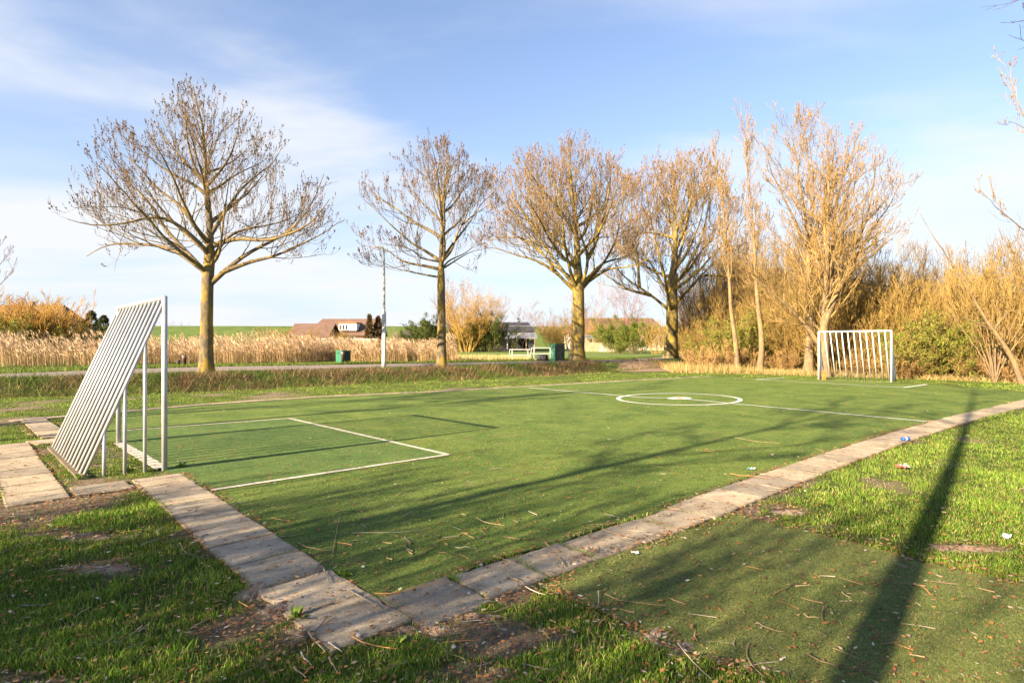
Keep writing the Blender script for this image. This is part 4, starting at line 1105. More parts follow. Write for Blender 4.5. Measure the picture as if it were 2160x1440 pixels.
# ------------------------------------------------------------------ buildings
M_tile = None
def tile_mat(name, c0, c1, sc=(4.0, 4.0, 3.2), dark=0.35):
    m, nt, b = new_mat(name)
    v = vec(nt, 'Object', sc)
    w1 = nt.nodes.new('ShaderNodeTexWave'); w1.wave_type = 'BANDS'; w1.bands_direction = 'X'; nt.links.new(v, w1.inputs[0]); w1.inputs['Scale'].default_value = 0.33
    w2 = nt.nodes.new('ShaderNodeTexWave'); w2.wave_type = 'BANDS'; w2.bands_direction = 'Z'; nt.links.new(v, w2.inputs[0]); w2.inputs['Scale'].default_value = 0.33; w2.wave_profile = 'SAW'
    base = ramp(nt, noise(nt, vec(nt, 'Object'), 1.3, 7, 0.75), [(0.3, c0), (0.7, c1)])
    h = mixc(nt, 0.5, w1.outputs[0], w2.outputs[0])
    sh = ramp(nt, h, [(0.25, (dark, dark, dark)), (0.6, (1.1, 1.1, 1.1))])
    nt.links.new(mixc(nt, 1, base, sh, 'MULTIPLY'), b.inputs['Base Color'])
    b.inputs['Roughness'].default_value = 0.85
    bump(nt, b, h, 0.6, 0.08)
    return m
M_tile_red = tile_mat('brown pantiles', (0.15, 0.085, 0.060), (0.28, 0.165, 0.115), (11, 11, 9))
M_tile_dark = simple('dark slate roof', [(0.3, (0.035, 0.032, 0.04)), (0.7, (0.075, 0.068, 0.08))], 2, 0.6, 0.3, 8)
M_thatch = simple('brown weathered roof', [(0.25, (0.10, 0.065, 0.04)), (0.5, (0.17, 0.105, 0.06)), (0.75, (0.25, 0.16, 0.09))], 3, 0.95, 0.6, 25, vscale=(1, 1, 3))
M_brick = simple('brown brick wall', [(0.3, (0.20, 0.10, 0.06)), (0.7, (0.34, 0.18, 0.11))], 6, 0.9, 0.3, 30)
M_white = simple('white painted boards', [(0.3, (0.62, 0.62, 0.60)), (0.7, (0.80, 0.79, 0.76))], 3, 0.6)
M_cream = simple('cream rendered wall', [(0.3, (0.48, 0.40, 0.28)), (0.7, (0.60, 0.52, 0.38))], 2, 0.9)
M_pane, _nt, _b = new_mat('window glass'); _b.inputs['Base Color'].default_value = (0.035, 0.04, 0.045, 1); _b.inputs['Roughness'].default_value = 0.08
M_wood = simple('weathered boards', [(0.3, (0.26, 0.18, 0.10)), (0.7, (0.42, 0.31, 0.19))], 5, 0.85, 0.3, 20, vscale=(1, 1, 0.2))
M_woodg = simple('silvered boards', [(0.3, (0.28, 0.26, 0.23)), (0.7, (0.44, 0.41, 0.37))], 5, 0.85, 0.3, 20, vscale=(1, 1, 0.2))
M_sheet = simple('corrugated sheet roof', [(0.3, (0.20, 0.195, 0.205)), (0.7, (0.34, 0.33, 0.34))], 1.5, 0.5, 0.2, 6)
M_black = simple('black tar boards', [(0.3, (0.018, 0.017, 0.018)), (0.7, (0.04, 0.037, 0.036))], 4, 0.7)
M_brickred = M_brick

def gable(th, x0, x1, Y, zb, ze, zr, depth, roof_m, wall_m, over=0.3, hipl=0.0, hipr=0.0):
    """house body with ridge along x between pixel-free world x0..x1; front face at y=Y"""
    yc = Y+depth/2
    b = MB().box(((x0+x1)/2, yc, (zb+ze)/2), (x1-x0, depth, ze-zb)); b.to(th, 'wall', wall_m)
    if hipl == 0 or hipr == 0:
        m = MB()
        for x, hp in ((x0, hipl), (x1, hipr)):
            if hp == 0:
                s = 0.12 if x == x0 else -0.12
                m.raw([(x+s, Y, ze), (x+s, Y+depth, ze), (x+s, yc, zr-0.12)], T=[(0, 1, 2)])
        if m.n: m.to(th, 'gable', wall_m)
    t = 0.14; k = (zr-ze)/(depth/2); zo = ze-over*k
    def slope(sgn):
        ye = yc+sgn*(depth/2+over)
        bt = [(x0-over, ye, zo), (x1+over, ye, zo), (x1+over-hipr, yc, zr), (x0-over+hipl, yc, zr)]
        tp = [(a, c, d+t) for a, c, d in bt]
        if sgn > 0: bt = bt[::-1]; tp = tp[::-1]
        return MB().hexa(bt, tp)
    r = slope(-1).to(th, 'roof', roof_m); slope(1).to(th, 'roof', roof_m)
    for hp, x, s in ((hipl, x0-over, 1), (hipr, x1+over, -1)):
        if hp:
            bt = [(x, yc-depth/2-over, zo), (x, yc+depth/2+over, zo), (x+s*hp, yc+0.01, zr), (x+s*hp, yc-0.01, zr)]
            MB().hexa(bt, [(a, c, d+t) for a, c, d in bt]).to(th, 'roof', roof_m)
    return r
def window(parent, x, y, z, w, h, nx=2, frame=M_white, d=0.10):
    f = MB()
    t = 0.10
    f.box((x, y, z+h/2-t/2), (w, d, t)).box((x, y, z-h/2+t/2), (w, d, t))
    for i in range(nx+1):
        f.box((x-w/2+t/2+(w-t)*i/nx, y, z), (t*(1 if i in (0, nx) else 0.9), d*0.98, h-2*t))
    fo = f.to(parent, 'window', frame)
    p = MB()
    for i in range(nx):
        q = MB().box((x-w/2+t/2+(w-t)*(i+0.5)/nx, y+0.02, z), ((w-t)/nx-t*0.9, 0.03, h-2*t))
        q.to(fo, 'pane', M_pane)
    return fo
def wx(x, Y): return (x-1080)/F_PX*Y
def wz(y, Y): return H_CAM+(HOR-y)/F_PX*Y

# house with the white dormer
Yh = 92
hs = thing('brick_house', 'low brown-tiled house with a white dormer beyond the reeds', 'house', (wx(715, Yh), Yh, .3))
Yg = 91
gable(hs, wx(660, Yh+3), wx(800, Yh+3), Yh, .3, wz(706, Yh), wz(674, Yh+4), 8, M_tile_red, M_brick, hipl=1.6)
MB().box((wx(733, Yh-.3), Yh+1.6, (wz(682, Yh)+wz(697, Yh))/2), (wx(749, Yh)-wx(714, Yh), 3.0, wz(682, Yh)-wz(697, Yh))).to(hs, 'dormer', M_white)
MB().box((wx(733, Yh), Yh+1.7, wz(681, Yh)+0.05), (wx(752, Yh)-wx(713, Yh), 3.6, 0.14)).to(hs, 'dormer_roof', simple('orange mossy tiles', [(0.3, (0.30, 0.15, 0.05)), (0.7, (0.42, 0.22, 0.08))], 4))
for k in range(3):
    window(hs, wx(717.5+k*6.6, Yh), Yh+0.08, wz(690, Yh), 0.48, 0.95, 1)
window(hs, wx(738, Yh), Yh-.05, wz(712.5, Yh), 1.5, .55, 3)
gr = thing('garage', 'long low garage with brown pantile roof left of the dormer house', 'garage', (wx(665, 88), 88, .3))
gable(gr, wx(626, 88), wx(704, 88), 85, .3, wz(708, 85), wz(684, 88), 6, M_tile_red, M_brick)
gs = thing('greenhouse', 'pale green flat-topped shed behind the reeds below the garage roof', 'shed', (wx(672, 72), 72, .3))
M_pale = simple('pale green panels', [(0.3, (0.30, 0.36, 0.28)), (0.7, (0.42, 0.46, 0.38))], 2, 0.5)
MB().box((wx(672, 72), 72, .3+(wz(716, 72)-.3)/2), (3.6, 2.4, wz(716, 72)-.3)).to(gs, 'wall', M_pale)
MB().box((wx(672, 72), 72, wz(715, 72)), (3.9, 2.7, .14)).to(gs, 'roof', M_white)
fn = thing('garden_wall', 'dark garden wall with pale coping below the dormer house', 'wall', (wx(750, 78), 78, .3))
MB().box((wx(745, 78), 78, .3+(wz(716, 78)-.3)/2), (6.4, .2, wz(716, 78)-.3)).to(fn, 'wall', M_wood)
MB().box((wx(745, 78), 78, wz(715.4, 78)), (6.6, .3, .1)).to(fn, 'coping', M_white)
sd = thing('black_shed', 'small black curved-roof shed left of the evergreen shrub', 'shed', (wx(868, 95), 95, .3))
MB().hexa([(wx(853, 95), 94, .3), (wx(884, 95), 94, .3), (wx(884, 95), 97, .3), (wx(853, 95), 97, .3)], [(wx(855, 95), 94, wz(705, 95)), (wx(882, 95), 94, wz(705, 95)), (wx(882, 95), 97, wz(705, 95)), (wx(855, 95), 97, wz(705, 95))]).to(sd, 'wall', M_black)
MB().tube([(wx(852, 95), 95.5, wz(707, 95)), (wx(885, 95), 95.5, wz(707, 95))], 0.75, 12).to(sd, 'roof', M_black, True)

# dark-roofed barn with veranda
Yb = 104
bn = thing('barn', 'dark-roofed barn with a pale sheet veranda in the middle distance', 'barn', (wx(1090, Yb), Yb, .4))
x0, x1 = wx(1032, Yb), wx(1119, Yb); zr = wz(681, Yb+4); ze = wz(700, Yb)
MB().box(((x0+x1)/2, Yb+4, (.4+ze)/2), (x1-x0-.6, 8, ze-.4)).to(bn, 'wall', M_black)
for sgn in (-1, 1):
    ye = Yb+4+sgn*4.3
    bt = [(x0, ye, ze), (x1+.8, ye, ze), (x1-.3, Yb+4, zr), (x0+.5, Yb+4, zr)]; tp = [(a, c, d+.15) for a, c, d in bt]
    if sgn > 0: bt, tp = bt[::-1], tp[::-1]
    MB().hexa(bt, tp).to(bn, 'roof', M_tile_dark)
zl = wz(690.5, Yb+2)
MB().box(((x0+x1)/2+.2, Yb+1.75, zl+.28), (x1-x0-.2, .08, .05)).to(bn, 'roof_batten', M_sheet)
zv0, zv1 = wz(702, Yb), wz(714, Yb-3)
for i in range(12):
    xa = wx(1066, Yb)+i*(wx(1132, Yb)-wx(1066, Yb))/12; w_ = (wx(1132, Yb)-wx(1066, Yb))/12
    dz = 0.012*(i % 2)
    bt = [(xa+.01, Yb-3, zv1+dz), (xa+w_-.01, Yb-3, zv1+dz), (xa+w_-.01-.15, Yb-.32, zv0+dz), (xa+.01-.15, Yb-.32, zv0+dz)]
    MB().hexa(bt, [(a, c, d+.05) for a, c, d in bt]).to(bn, 'roof_sheet', M_sheet)
for px in (1070, 1090, 1110, 1128):
    MB().box((wx(px, Yb-2.8), Yb-2.8, (.4+zv1)/2), (.16, .16, zv1-.4)).to(bn, 'veranda_post', M_white if px == 1070 else M_wood)
MB().box((wx(1122, Yb-1), Yb-1.0, 1.5), (1.3, .5, 1.9)).to(bn, 'door_panel', M_sheet)
# pollarded fruit trees before the veranda
for i, (px, lab) in enumerate(((1089, 'pollarded fruit tree left of three before the barn veranda'), (1103, 'pollarded fruit tree in the middle before the barn veranda'), (1114, 'pollarded fruit tree right of three before the barn veranda'))):
    wood('fruit_tree', lab, [{'p': [(px, 738), (px, 725), (px+1, 718)], 'r': .16}, {'p': [(px, 724), (px-6, 716), (px-11, 712)], 'r': .09, 'ground': False}, {'p': [(px, 722), (px+6, 714), (px+9, 706)], 'r': .09, 'ground': False}], 92, 500+i, M_bark_willow, TWG, None, n2=2, n3=2, n4=0, lmax2=.8, zbase=.4, rmin=.012)

# large brown-roofed house right of the third tree
Yt = 112
ht = thing('farmhouse', 'large brown-roofed farmhouse behind the third roadside tree', 'house', (wx(1260, Yt), Yt, .4))
gable(ht, wx(1200, Yt), wx(1400, Yt), Yt, .4, wz(699, Yt), wz(672, Yt+5), 10, M_thatch, M_cream, over=.5, hipl=2.6, hipr=1.5)
window(ht, wx(1242, Yt), Yt-.05, wz(704, Yt), 1.1, 1.1, 2); window(ht, wx(1204, Yt), Yt-.05, wz(706, Yt), 1.0, 1.3, 2)
pt = thing('lean_to', 'small grey-roofed lean-to beside the third roadside trunk', 'shed', (wx(1240, 96), 96, .4))
MB().hexa([(wx(1228, 96), 95, wz(713, 95)), (wx(1253, 96), 95, wz(714, 95)), (wx(1248, 96), 97.5, wz(707, 96)), (wx(1228, 96), 97.5, wz(707, 96))], [(wx(1228, 96), 95, wz(712, 95)), (wx(1253, 96), 95, wz(713, 95)), (wx(1248, 96), 97.5, wz(706, 96)), (wx(1228, 96), 97.5, wz(706, 96))]).to(pt, 'roof', M_sheet)
for px in (1229, 1240, 1251): MB().box((wx(px, 95.2), 95.2, (.4+wz(713.5, 95))/2), (.15, .15, wz(713.5, 95)-.4)).to(pt, 'post', M_wood)
MB().box((wx(1239, 97), 97, 1.2), (1.9, .15, 1.6)).to(pt, 'wall', M_cream)
# timber fence and leaning boards
Yf = 90
fe = thing('board_fence', 'pale timber fence in front of the farmhouse', 'fence', (wx(1265, Yf), Yf, .4))
nb = 42
for i in range(nb):
    px = 1232+i*(1320-1232)/nb
    hh = wz(722, Yf)-.4+R.uniform(-.05, .05)
    MB().box((wx(px, Yf), Yf+R.uniform(-.02, .02), .4+hh/2), ((1320-1232)/nb/F_PX*Yf*0.93, .03, hh)).to(fe, 'board', M_wood)
lb = ['leaning plank', 'plank']
for i in range(12):
    px = 1263+i*3.1; Yp = Yf-1.0-0.12*i
    top = np.array((wx(px+6+i*.9, Yp), Yp+.7, wz(722.5+R.uniform(-1, 2), Yp))); bot = np.array((wx(px, Yp), Yp, .42))
    d = (top-bot)
    s = np.array((.11, 0, 0))
    q = MB().hexa([bot-s, bot+s, bot+s+np.array((0, .05, 0)), bot-s+np.array((0, .05, 0))], [top-s, top+s, top+s+np.array((0, .05, 0)), top-s+np.array((0, .05, 0))])
    q.top('plank', M_woodg if i % 3 else M_wood, label=('silvered' if i % 3 else 'brown')+' plank, '+('first', 'second', 'third', 'fourth', 'fifth', 'sixth', 'seventh', 'eighth', 'ninth', 'tenth', 'eleventh', 'last')[i]+' from the left in the row leaning on the timber fence', cat='plank', group='planks leaning on the timber fence')
# brown roof at far left
Yl = 72
hl = thing('farmhouse', 'brown hipped roof at the far left behind the orange willow', 'house', (wx(40, Yl), Yl, .4))
gable(hl, wx(-60, Yl), wx(118, Yl), Yl, .4, wz(700, Yl), wz(645, Yl+4), 8, M_thatch, M_brick, hipr=2.4)
MB().box((wx(68, Yl+4), Yl+4, wz(643, Yl+4)+.1), (.5, .5, .7)).to(hl, 'chimney', M_brick)
MB().box((wx(90, Yl+4), Yl+4, wz(643, Yl+4)), (.2, .2, .5)).to(hl, 'chimney', M_brick)

# ------------------------------------------------------------------ street furniture
M_green = simple('green cabinet paint', [(0.3, (0.025, 0.13, 0.075)), (0.7, (0.04, 0.18, 0.105))], 3, 0.5)
M_dgreen = simple('dark green cabinet paint', [(0.3, (0.012, 0.035, 0.028)), (0.7, (0.022, 0.06, 0.045))], 3, 0.5)  # darker green for the door panel and vent slats
M_pole = simple('grey lamp post paint', [(0.3, (0.42, 0.40, 0.35)), (0.7, (0.60, 0.57, 0.50))], 6, 0.6)
M_pole_up = simple('algae stained post paint', [(0.3, (0.30, 0.285, 0.21)), (0.7, (0.44, 0.42, 0.33))], 6, 0.7)
M_wh = simple('white barrier paint', [(0.3, (0.48, 0.46, 0.43)), (0.7, (0.62, 0.60, 0.57))], 5, 0.5)
M_dark = simple('dark plastic', [(0.3, (0.03, 0.028, 0.03)), (0.7, (0.06, 0.055, 0.058))], 4, 0.55)
M_graf = simple('graffiti spray paint', [(0.3, (0.30, 0.34, 0.32)), (0.7, (0.50, 0.54, 0.52))], 9, 0.8)

def cabinet(label, xl, xm, xr, yt, yb, Y, rot, lid=True, graf=False):
    """corner-on steel cabinet: pixel columns of left edge, front corner, right edge"""
    c = np.array(P(xm, yb, Y)); c[2] = Z_ROAD-0.02
    h = (yb-yt)/F_PX*Y
    wl = (xm-xl)/F_PX*Y; wr = (xr-xm)/F_PX*Y
    th = thing('utility_cabinet', label, 'cabinet', c)
    a = rot
    dl = np.array((-cos(a), sin(a), 0))*wl/cos(a); dr = np.array((sin(a), cos(a), 0))*wr/max(sin(a), .2)
    hv = np.array((0, 0, h))
    b4 = [c, c+dr, c+dr+dl, c+dl]
    MB().hexa(b4, [q+hv*.94 for q in b4]).to(th, 'body', M_green)
    ce = c+(dl+dr)/2
    tl = [ce+(q-ce)*1.06+hv*.945 for q in b4]
    MB().hexa(tl, [q+hv*.055 for q in tl]).to(th, 'lid', M_green)
    # door panel on the right-hand face, darker
    nr = norm(np.cross(dr, np.array((0, 0, 1.0))))
    if nr[1] > 0: nr = -nr
    m0 = c+dr*.05+hv*.04+nr*.004; 
    pn = [m0, m0+dr*.90, m0+dr*.90+hv*.86, m0+hv*.86]
    MB().hexa([pn[0]+nr*.012, pn[1]+nr*.012, pn[1], pn[0]], [pn[3]+nr*.012, pn[2]+nr*.012, pn[2], pn[3]]).to(th, 'door', M_dgreen)
    nl = norm(np.cross(dl, np.array((0, 0, 1.0))))
    if nl[1] > 0: nl = -nl
    for k in range(3):
        q = c+dl*(.25+.0*k)+hv*(.74+.05*k)+nl*.006
        MB().hexa([q-nl*.003, q+dl*.5-nl*.003, q+dl*.5+nl*.01, q+nl*.01], [x+hv*.018 for x in (q-nl*.003, q+dl*.5-nl*.003, q+dl*.5+nl*.01, q+nl*.01)]).to(th, 'vent_slat', M_dgreen)
    if graf:
        # sprayed scrawl: letter-like strokes in two lines and an arc over them
        fx = lambda u, v: m0+dr*.9*u+hv*.86*v+nr*.0185
        strokes = [[(.12,.58),(.15,.38),(.22,.36)],[(.12,.60),(.26,.40),(.28,.62)],[(.33,.60),(.33,.42)],[(.33,.60),(.44,.58)],[(.33,.51),(.42,.50)],[(.33,.42),(.45,.41)],[(.50,.42),(.52,.64),(.60,.60),(.52,.52),(.62,.42)],[(.66,.64),(.80,.62)],[(.72,.63),(.70,.42)],[(.80,.60),(.90,.66)],
                   [(.16,.32),(.14,.16),(.26,.14)],[(.16,.32),(.28,.30),(.18,.23)],[(.34,.32),(.36,.14),(.46,.16),(.46,.32)],[(.52,.14),(.52,.32),(.62,.30),(.62,.22),(.52,.22)],[(.66,.32),(.66,.14),(.78,.14)],[(.80,.14),(.86,.34)],[(.30,.70),(.45,.78),(.62,.77),(.72,.70)],[(.52,.07),(.74,.06)],
                   [(.10,.92),(.16,.92)],[(.30,.90),(.36,.91)],[(.50,.93),(.56,.92)],[(.72,.90),(.78,.91)]]
        g = MB()
        for s in strokes:
            for (u0, v0), (u1, v1) in zip(s[:-1], s[1:]):
                p, q = fx(u0, v0), fx(u1, v1); t = norm(q-p); sd = np.cross(t, nr)*.011
                g.raw([p-sd, q-sd, q+sd, p+sd], [(0, 1, 2, 3)])
        g.to(th, 'graffiti', M_graf)
    return th
cabinet('small green two-tone utility cabinet in front of the reeds', 704, 720, 735, 738, 765.5, 33.8, radians(42))
cabinet('tall green utility cabinet with pale graffiti left of the thick tree', 1161, 1171, 1197, 720, 758.5, 37.5, radians(22), graf=True)
# striped marker and bollards
def bollard(label, x, yb, yt, Y, w, stripes=True, tilt=0.0, name='bollard'):
    b = P(x, yb, Y); b[2] = Z_ROAD; h = (yb-yt)/F_PX*Y
    th = thing(name, label, 'bollard', b)
    MB().tube([b, b+np.array((tilt*h, 0, h*.94)), b+np.array((tilt*h, 0, h))], [w, w, w*.75], 10).to(th, 'post', M_bol, True)
    if stripes:
        for k in range(2):
            MB().tube([b+np.array((tilt*h, 0, h*(.70+.13*k))), b+np.array((tilt*h, 0, h*(.75+.13*k)))], w*1.06, 10).to(th, 'stripe', M_wh if k else M_bolr, True)
    return th
M_bol = simple('dark brown recycled plastic', [(0.3, (0.045, 0.03, 0.028)), (0.7, (0.09, 0.06, 0.055))], 6, 0.7)
M_bolr = simple('red reflective band', [(0.3, (0.35, 0.10, 0.08)), (0.7, (0.45, 0.15, 0.12))], 6, 0.4)
bollard('dark bollard with pale band left of the wide tree trunk', 388.5, 769, 747, 30.2, .10)
bollard('short dark post stump next to the bollard by the wide tree', 376, 769, 758, 30.2, .09, False)
bollard('brown bollard with red bands in front of the small green cabinet', 723, 767, 740, 33.0, .095)
# lamp post
b = P(810, 778, 26.8); b[2] = Z_ROAD
lp = thing('lamp_post', 'tall grey lamp post left of the slimmer roadside tree', 'lamp post', b)
zt = lambda y: wz(y, 26.8)
MB().tube([b, b*np.array((1,1,0))+np.array((0,0,zt(760))), (b[0], b[1], zt(659))], [.105, .10, .095], 14).to(lp, 'pole', M_pole, True)
MB().tube([(b[0], b[1], zt(659)), (b[0]+.005, b[1], zt(655)), (b[0]+.01, b[1], zt(600)), (b[0]-.005, b[1], zt(528))], [.095, .055, .05, .042], 12).to(lp, 'upper_pole', M_pole_up, True)
MB().box((b[0], b[1]-.10, Z_ROAD+.7), (.10, .03, .34)).to(lp, 'hatch', M_pole)
MB().tube([(b[0]-.005, b[1], zt(530)), (b[0]-.06, b[1], zt(522)), (b[0]-.30, b[1], zt(518))], [.04, .035, .03], 10).to(lp, 'arm', M_pole_up, True)
# white tubular barriers
def barrier(label, x0, x1, yt, ym, yb, Y, feet=True):
    b = P((x0+x1)/2, yb, Y); b[2] = Z_ROAD
    th = thing('tube_barrier', label, 'barrier', b)
    A = lambda x, y: P(x, y, Y)
    r = .026; i = (x1-x0)*.12; c = 1.0
    loop = [A(x0+c, yt), A(x1-c, yt), A(x1, yt+c), A(x1, ym-c), A(x1-c, ym), A(x0+c, ym), A(x0, ym-c), A(x0, yt+c), A(x0+c, yt)]
    MB().tube(loop, r, 8, False).to(th, 'rail', M_wh, True)
    for x in (x0+i, x1-i):
        q = A(x, yb); q[2] = Z_ROAD-.05
        p = A(x, yt)
        MB().tube([(q[0], q[1]+.0, q[2]), (p[0], p[1], p[2])], r*.9, 8).to(th, 'leg', M_wh, True)
    if feet == 'bar':
        q0, q1 = A(x0+i, yb), A(x1-i, yb); q0[2] = q1[2] = Z_ROAD+.06
        MB().tube([q0, q1], r, 8).to(th, 'foot_rail', M_wh, True)
    return th
barrier('white tubular barrier, left of the pair beside the green cabinet', 1075, 1119, 737, 749, 761, 39)
barrier('white tubular barrier partly hidden behind the graffitied cabinet', 1121, 1166, 733.5, 746, 760, 40.5, 'bar')
# dark railing between cabinet and trunk
b = P(1204, 757, 43); b[2] = Z_ROAD
rl = thing('railing', 'dark metal railing between graffitied cabinet and thick trunk', 'railing', b)
for x in (1199, 1204.5, 1213):
    q = P(x, 757, 43); q[2] = Z_ROAD
    MB().tube([q, P(x, 738, 43)], .035, 6).to(rl, 'post', M_dark, True)
MB().tube([P(1197, 739, 43), P(1216, 739, 43)], .03, 6).to(rl, 'rail', M_dark, True); MB().tube([P(1197, 751, 43), P(1216, 751, 43)], .03, 6).to(rl, 'rail', M_dark, True)
# dark drum lying in front of the barrier
ctr = P(1144, 754, 38.2); rr = .215; ctr[2] = Z_ROAD+rr
dr = thing('litter_drum', 'dark plastic drum lying on its side left of the graffitied cabinet', 'drum', (ctr[0], ctr[1], Z_ROAD))
ax = np.array((.30, -.14, 0)); h2 = .02
prof_ = [(-1, rr*.96), (-.92, rr), (-.35, rr*.985), (-.33, rr*1.02), (-.27, rr*1.02), (-.25, rr*.985), (.25, rr*.985), (.27, rr*1.02), (.33, rr*1.02), (.35, rr*.985), (.92, rr), (1, rr*.96)]
MB().tube([ctr+ax*t for t, _ in prof_], [q for _, q in prof_], 18).to(dr, 'shell', M_dark, True)
ew = norm(ax)
MB().tube([ctr+ax*1.0, ctr+ax*1.02], rr*.8, 16).to(dr, 'lid', M_black, True)
# pale bent stake by the thick tree
b = P(1176, 771, 34.5); b[2] = .3
MB().tube([P(1174, 772, 34.3), P(1178, 768, 34.3), P(1183, 760.5, 34.3)], [.055, .06, .05], 8).top('broken_stake', M_pole, label='pale broken stake leaning in the bank below the graffitied cabinet', cat='stake')
# orange band at the foot of the willow behind the far goal
M_or = simple('bright orange mesh', [(0.3, (0.55, 0.13, 0.02)), (0.7, (0.70, 0.22, 0.04))], 20, 0.6)
q = P(1738, 800, 24.6); q[2] = 0
ob = MB()
for k in range(5):
    ob.tube([q+np.array((.03*k-.06, .02*(k % 2), -.02)), q+np.array((.03*k-.065+.01*(k % 3), .02, .25)), q+np.array((.028*k-.07, 0, .42-.05*(k % 2)))], [.016, .02, .012], 6)
ob.top('orange_strip', M_or, label='bright orange strip at the left post of the far goal', cat='strip')
# far field litter: pale stones and logs at the farmhouse skipped
# ------------------------------------------------------------------ reeds, verge and bank vegetation (too many to count)
def blades(x, y, z, h, w, lean, az, col, seg=2):
    """tapered bent blades; lean = horizontal reach, az = direction"""
    n = len(x); face = R.uniform(0, pi, n)
    sx, sy = np.cos(face)*w/2, np.sin(face)*w/2
    lx, ly = np.cos(az)*lean, np.sin(az)*lean
    if seg == 1:
        V = np.stack([np.stack([x-sx, y-sy, z], 1), np.stack([x+sx, y+sy, z], 1), np.stack([x+lx, y+ly, z+h], 1)], 1).reshape(-1, 3)
        return V, [np.arange(n*3).reshape(-1, 3)], np.repeat(col, 3, 0)
    m = .62
    V = np.stack([np.stack([x-sx, y-sy, z], 1), np.stack([x+sx, y+sy, z], 1), np.stack([x+sx*.8+lx*.35, y+sy*.8+ly*.35, z+h*m], 1), np.stack([x-sx*.8+lx*.35, y-sy*.8+ly*.35, z+h*m], 1), np.stack([x+lx, y+ly, z+h], 1)], 1).reshape(-1, 3)
    b = (np.arange(n)*5)[:, None]
    return V, [b+np.array([[0, 1, 2, 3]]), b+np.array([[3, 2, 4]])], np.repeat(col, 5, 0)
def pal(n, cs, ps, jit=.18):
    cs = np.array(cs); i = R.choice(len(cs), n, p=np.array(ps)/sum(ps))
    return cs[i]*(1+R.normal(0, jit, (n, 1))).clip(.45, 1.7)*(1+R.normal(0, .05, (n, 3)))

def strip_points(near, far, n):
    A = np.array(near, float); B = np.array(far, float)
    def at(Q, t):
        d = np.r_[0, np.cumsum(np.linalg.norm(np.diff(Q, axis=0), axis=1))]
        return np.stack([np.interp(t*d[-1], d, Q[:, k]) for k in (0, 1)], 1)
    t = R.random(n); u = R.random(n)
    p = at(A, t)*(1-u[:, None])+at(B, t)*u[:, None]
    return p[:, 0], p[:, 1], u
def build_reeds():
    near = [(-38, 20.5)]+gz([(0, 775), (250, 771), (360, 767), (440, 767.5), (600, 765), (690, 761.5), (740, 761.5), (800, 763), (900, 763), (972, 763)])
    far = [(-46, 38)]+[(wx(px, 41), 41) for px in (0, 200, 400, 600, 760, 880)]+[(wx(945, 41), 41)]
    n = 17000
    x, y, u = strip_points(near, far, n)
    keep = vnoise(x, y, 1.6, 55) > 0.27
    x, y, u = x[keep], y[keep], u[keep]; n = len(x)
    h = R.uniform(0.70, 1.75, n)*(0.50+.80*fbm(x, y, 3.2, 56, 3))*np.where(u < .12, .75, 1)
    az = pi+R.normal(0, .5, n)      # plumes lean to the left
    lean = h*R.uniform(.05, .20, n)
    col = pal(n, [(.40, .28, .14), (.52, .37, .19), (.30, .20, .09), (.20, .13, .06)], [3, 3, 2, 1.5])
    V, F, C = blades(x, y, np.full(n, Z_ROAD), h, np.full(n, .016), lean, az, col)
    # leaves hanging from the stalks
    k = n*2; i = R.integers(0, n, k); t = R.uniform(.15, .8, k)
    lx = x[i]+np.cos(az[i])*lean[i]*t**2; ly = y[i]+np.sin(az[i])*lean[i]*t**2
    V2, F2, C2 = blades(lx, ly, Z_ROAD+h[i]*t, R.uniform(.1, .4, k), np.full(k, .016), R.uniform(.05, .22, k), R.normal(pi, 1.3, k), pal(k, [(.36, .24, .11), (.46, .32, .16), (.24, .15, .065)], [3, 2, 1.5]), 1)
    # plumes: a few soft drooping spikelets per head
    s = R.random(n) < .72; xi, yi, hi, az_, ln = x[s], y[s], h[s], az[s], lean[s]; m = len(xi)
    tx, ty, tz = xi+np.cos(az_)*ln, yi+np.sin(az_)*ln, Z_ROAD+hi
    PV, PF, PC = [], [], []; off = 0
    for q in range(3):
        d = np.stack([-R.uniform(.15, .75, m), R.normal(0, .22, m), R.uniform(.45, 1.0, m)-.12*q], 1)
        d = norm(d); L = R.uniform(.16, .34, m)[:, None]; w = R.uniform(.010, .022, m)[:, None]
        b = np.stack([tx, ty, tz-.05*q], 1); sd = norm(np.cross(d, R.normal(0, 1, d.shape)))
        v = np.stack([b, b+d*L*.45+sd*w, b+d*L, b+d*L*.45-sd*w], 1).reshape(-1, 3)
        PV.append(v); PF.append(np.arange(m*4).reshape(-1, 4)+off); off += m*4
        PC.append(np.repeat(pal(m, [(.48, .33, .20), (.58, .42, .27), (.34, .22, .12)], [3, 2, 1.5]), 4, 0))
    n1, n2 = len(V), len(V2)
    VV = np.vstack([V, V2]+PV); FF = F+[F2[0]+n1]+[f+n1+n2 for f in PF]
    o = add('reed_bed', mesh_of('reed_bed', VV, FF, np.vstack([C, C2]+PC)), M_dry)
    prop(o, 'long bed of dry golden reeds with feathery plumes beyond the road', 'reeds', kind='stuff')
build_reeds()

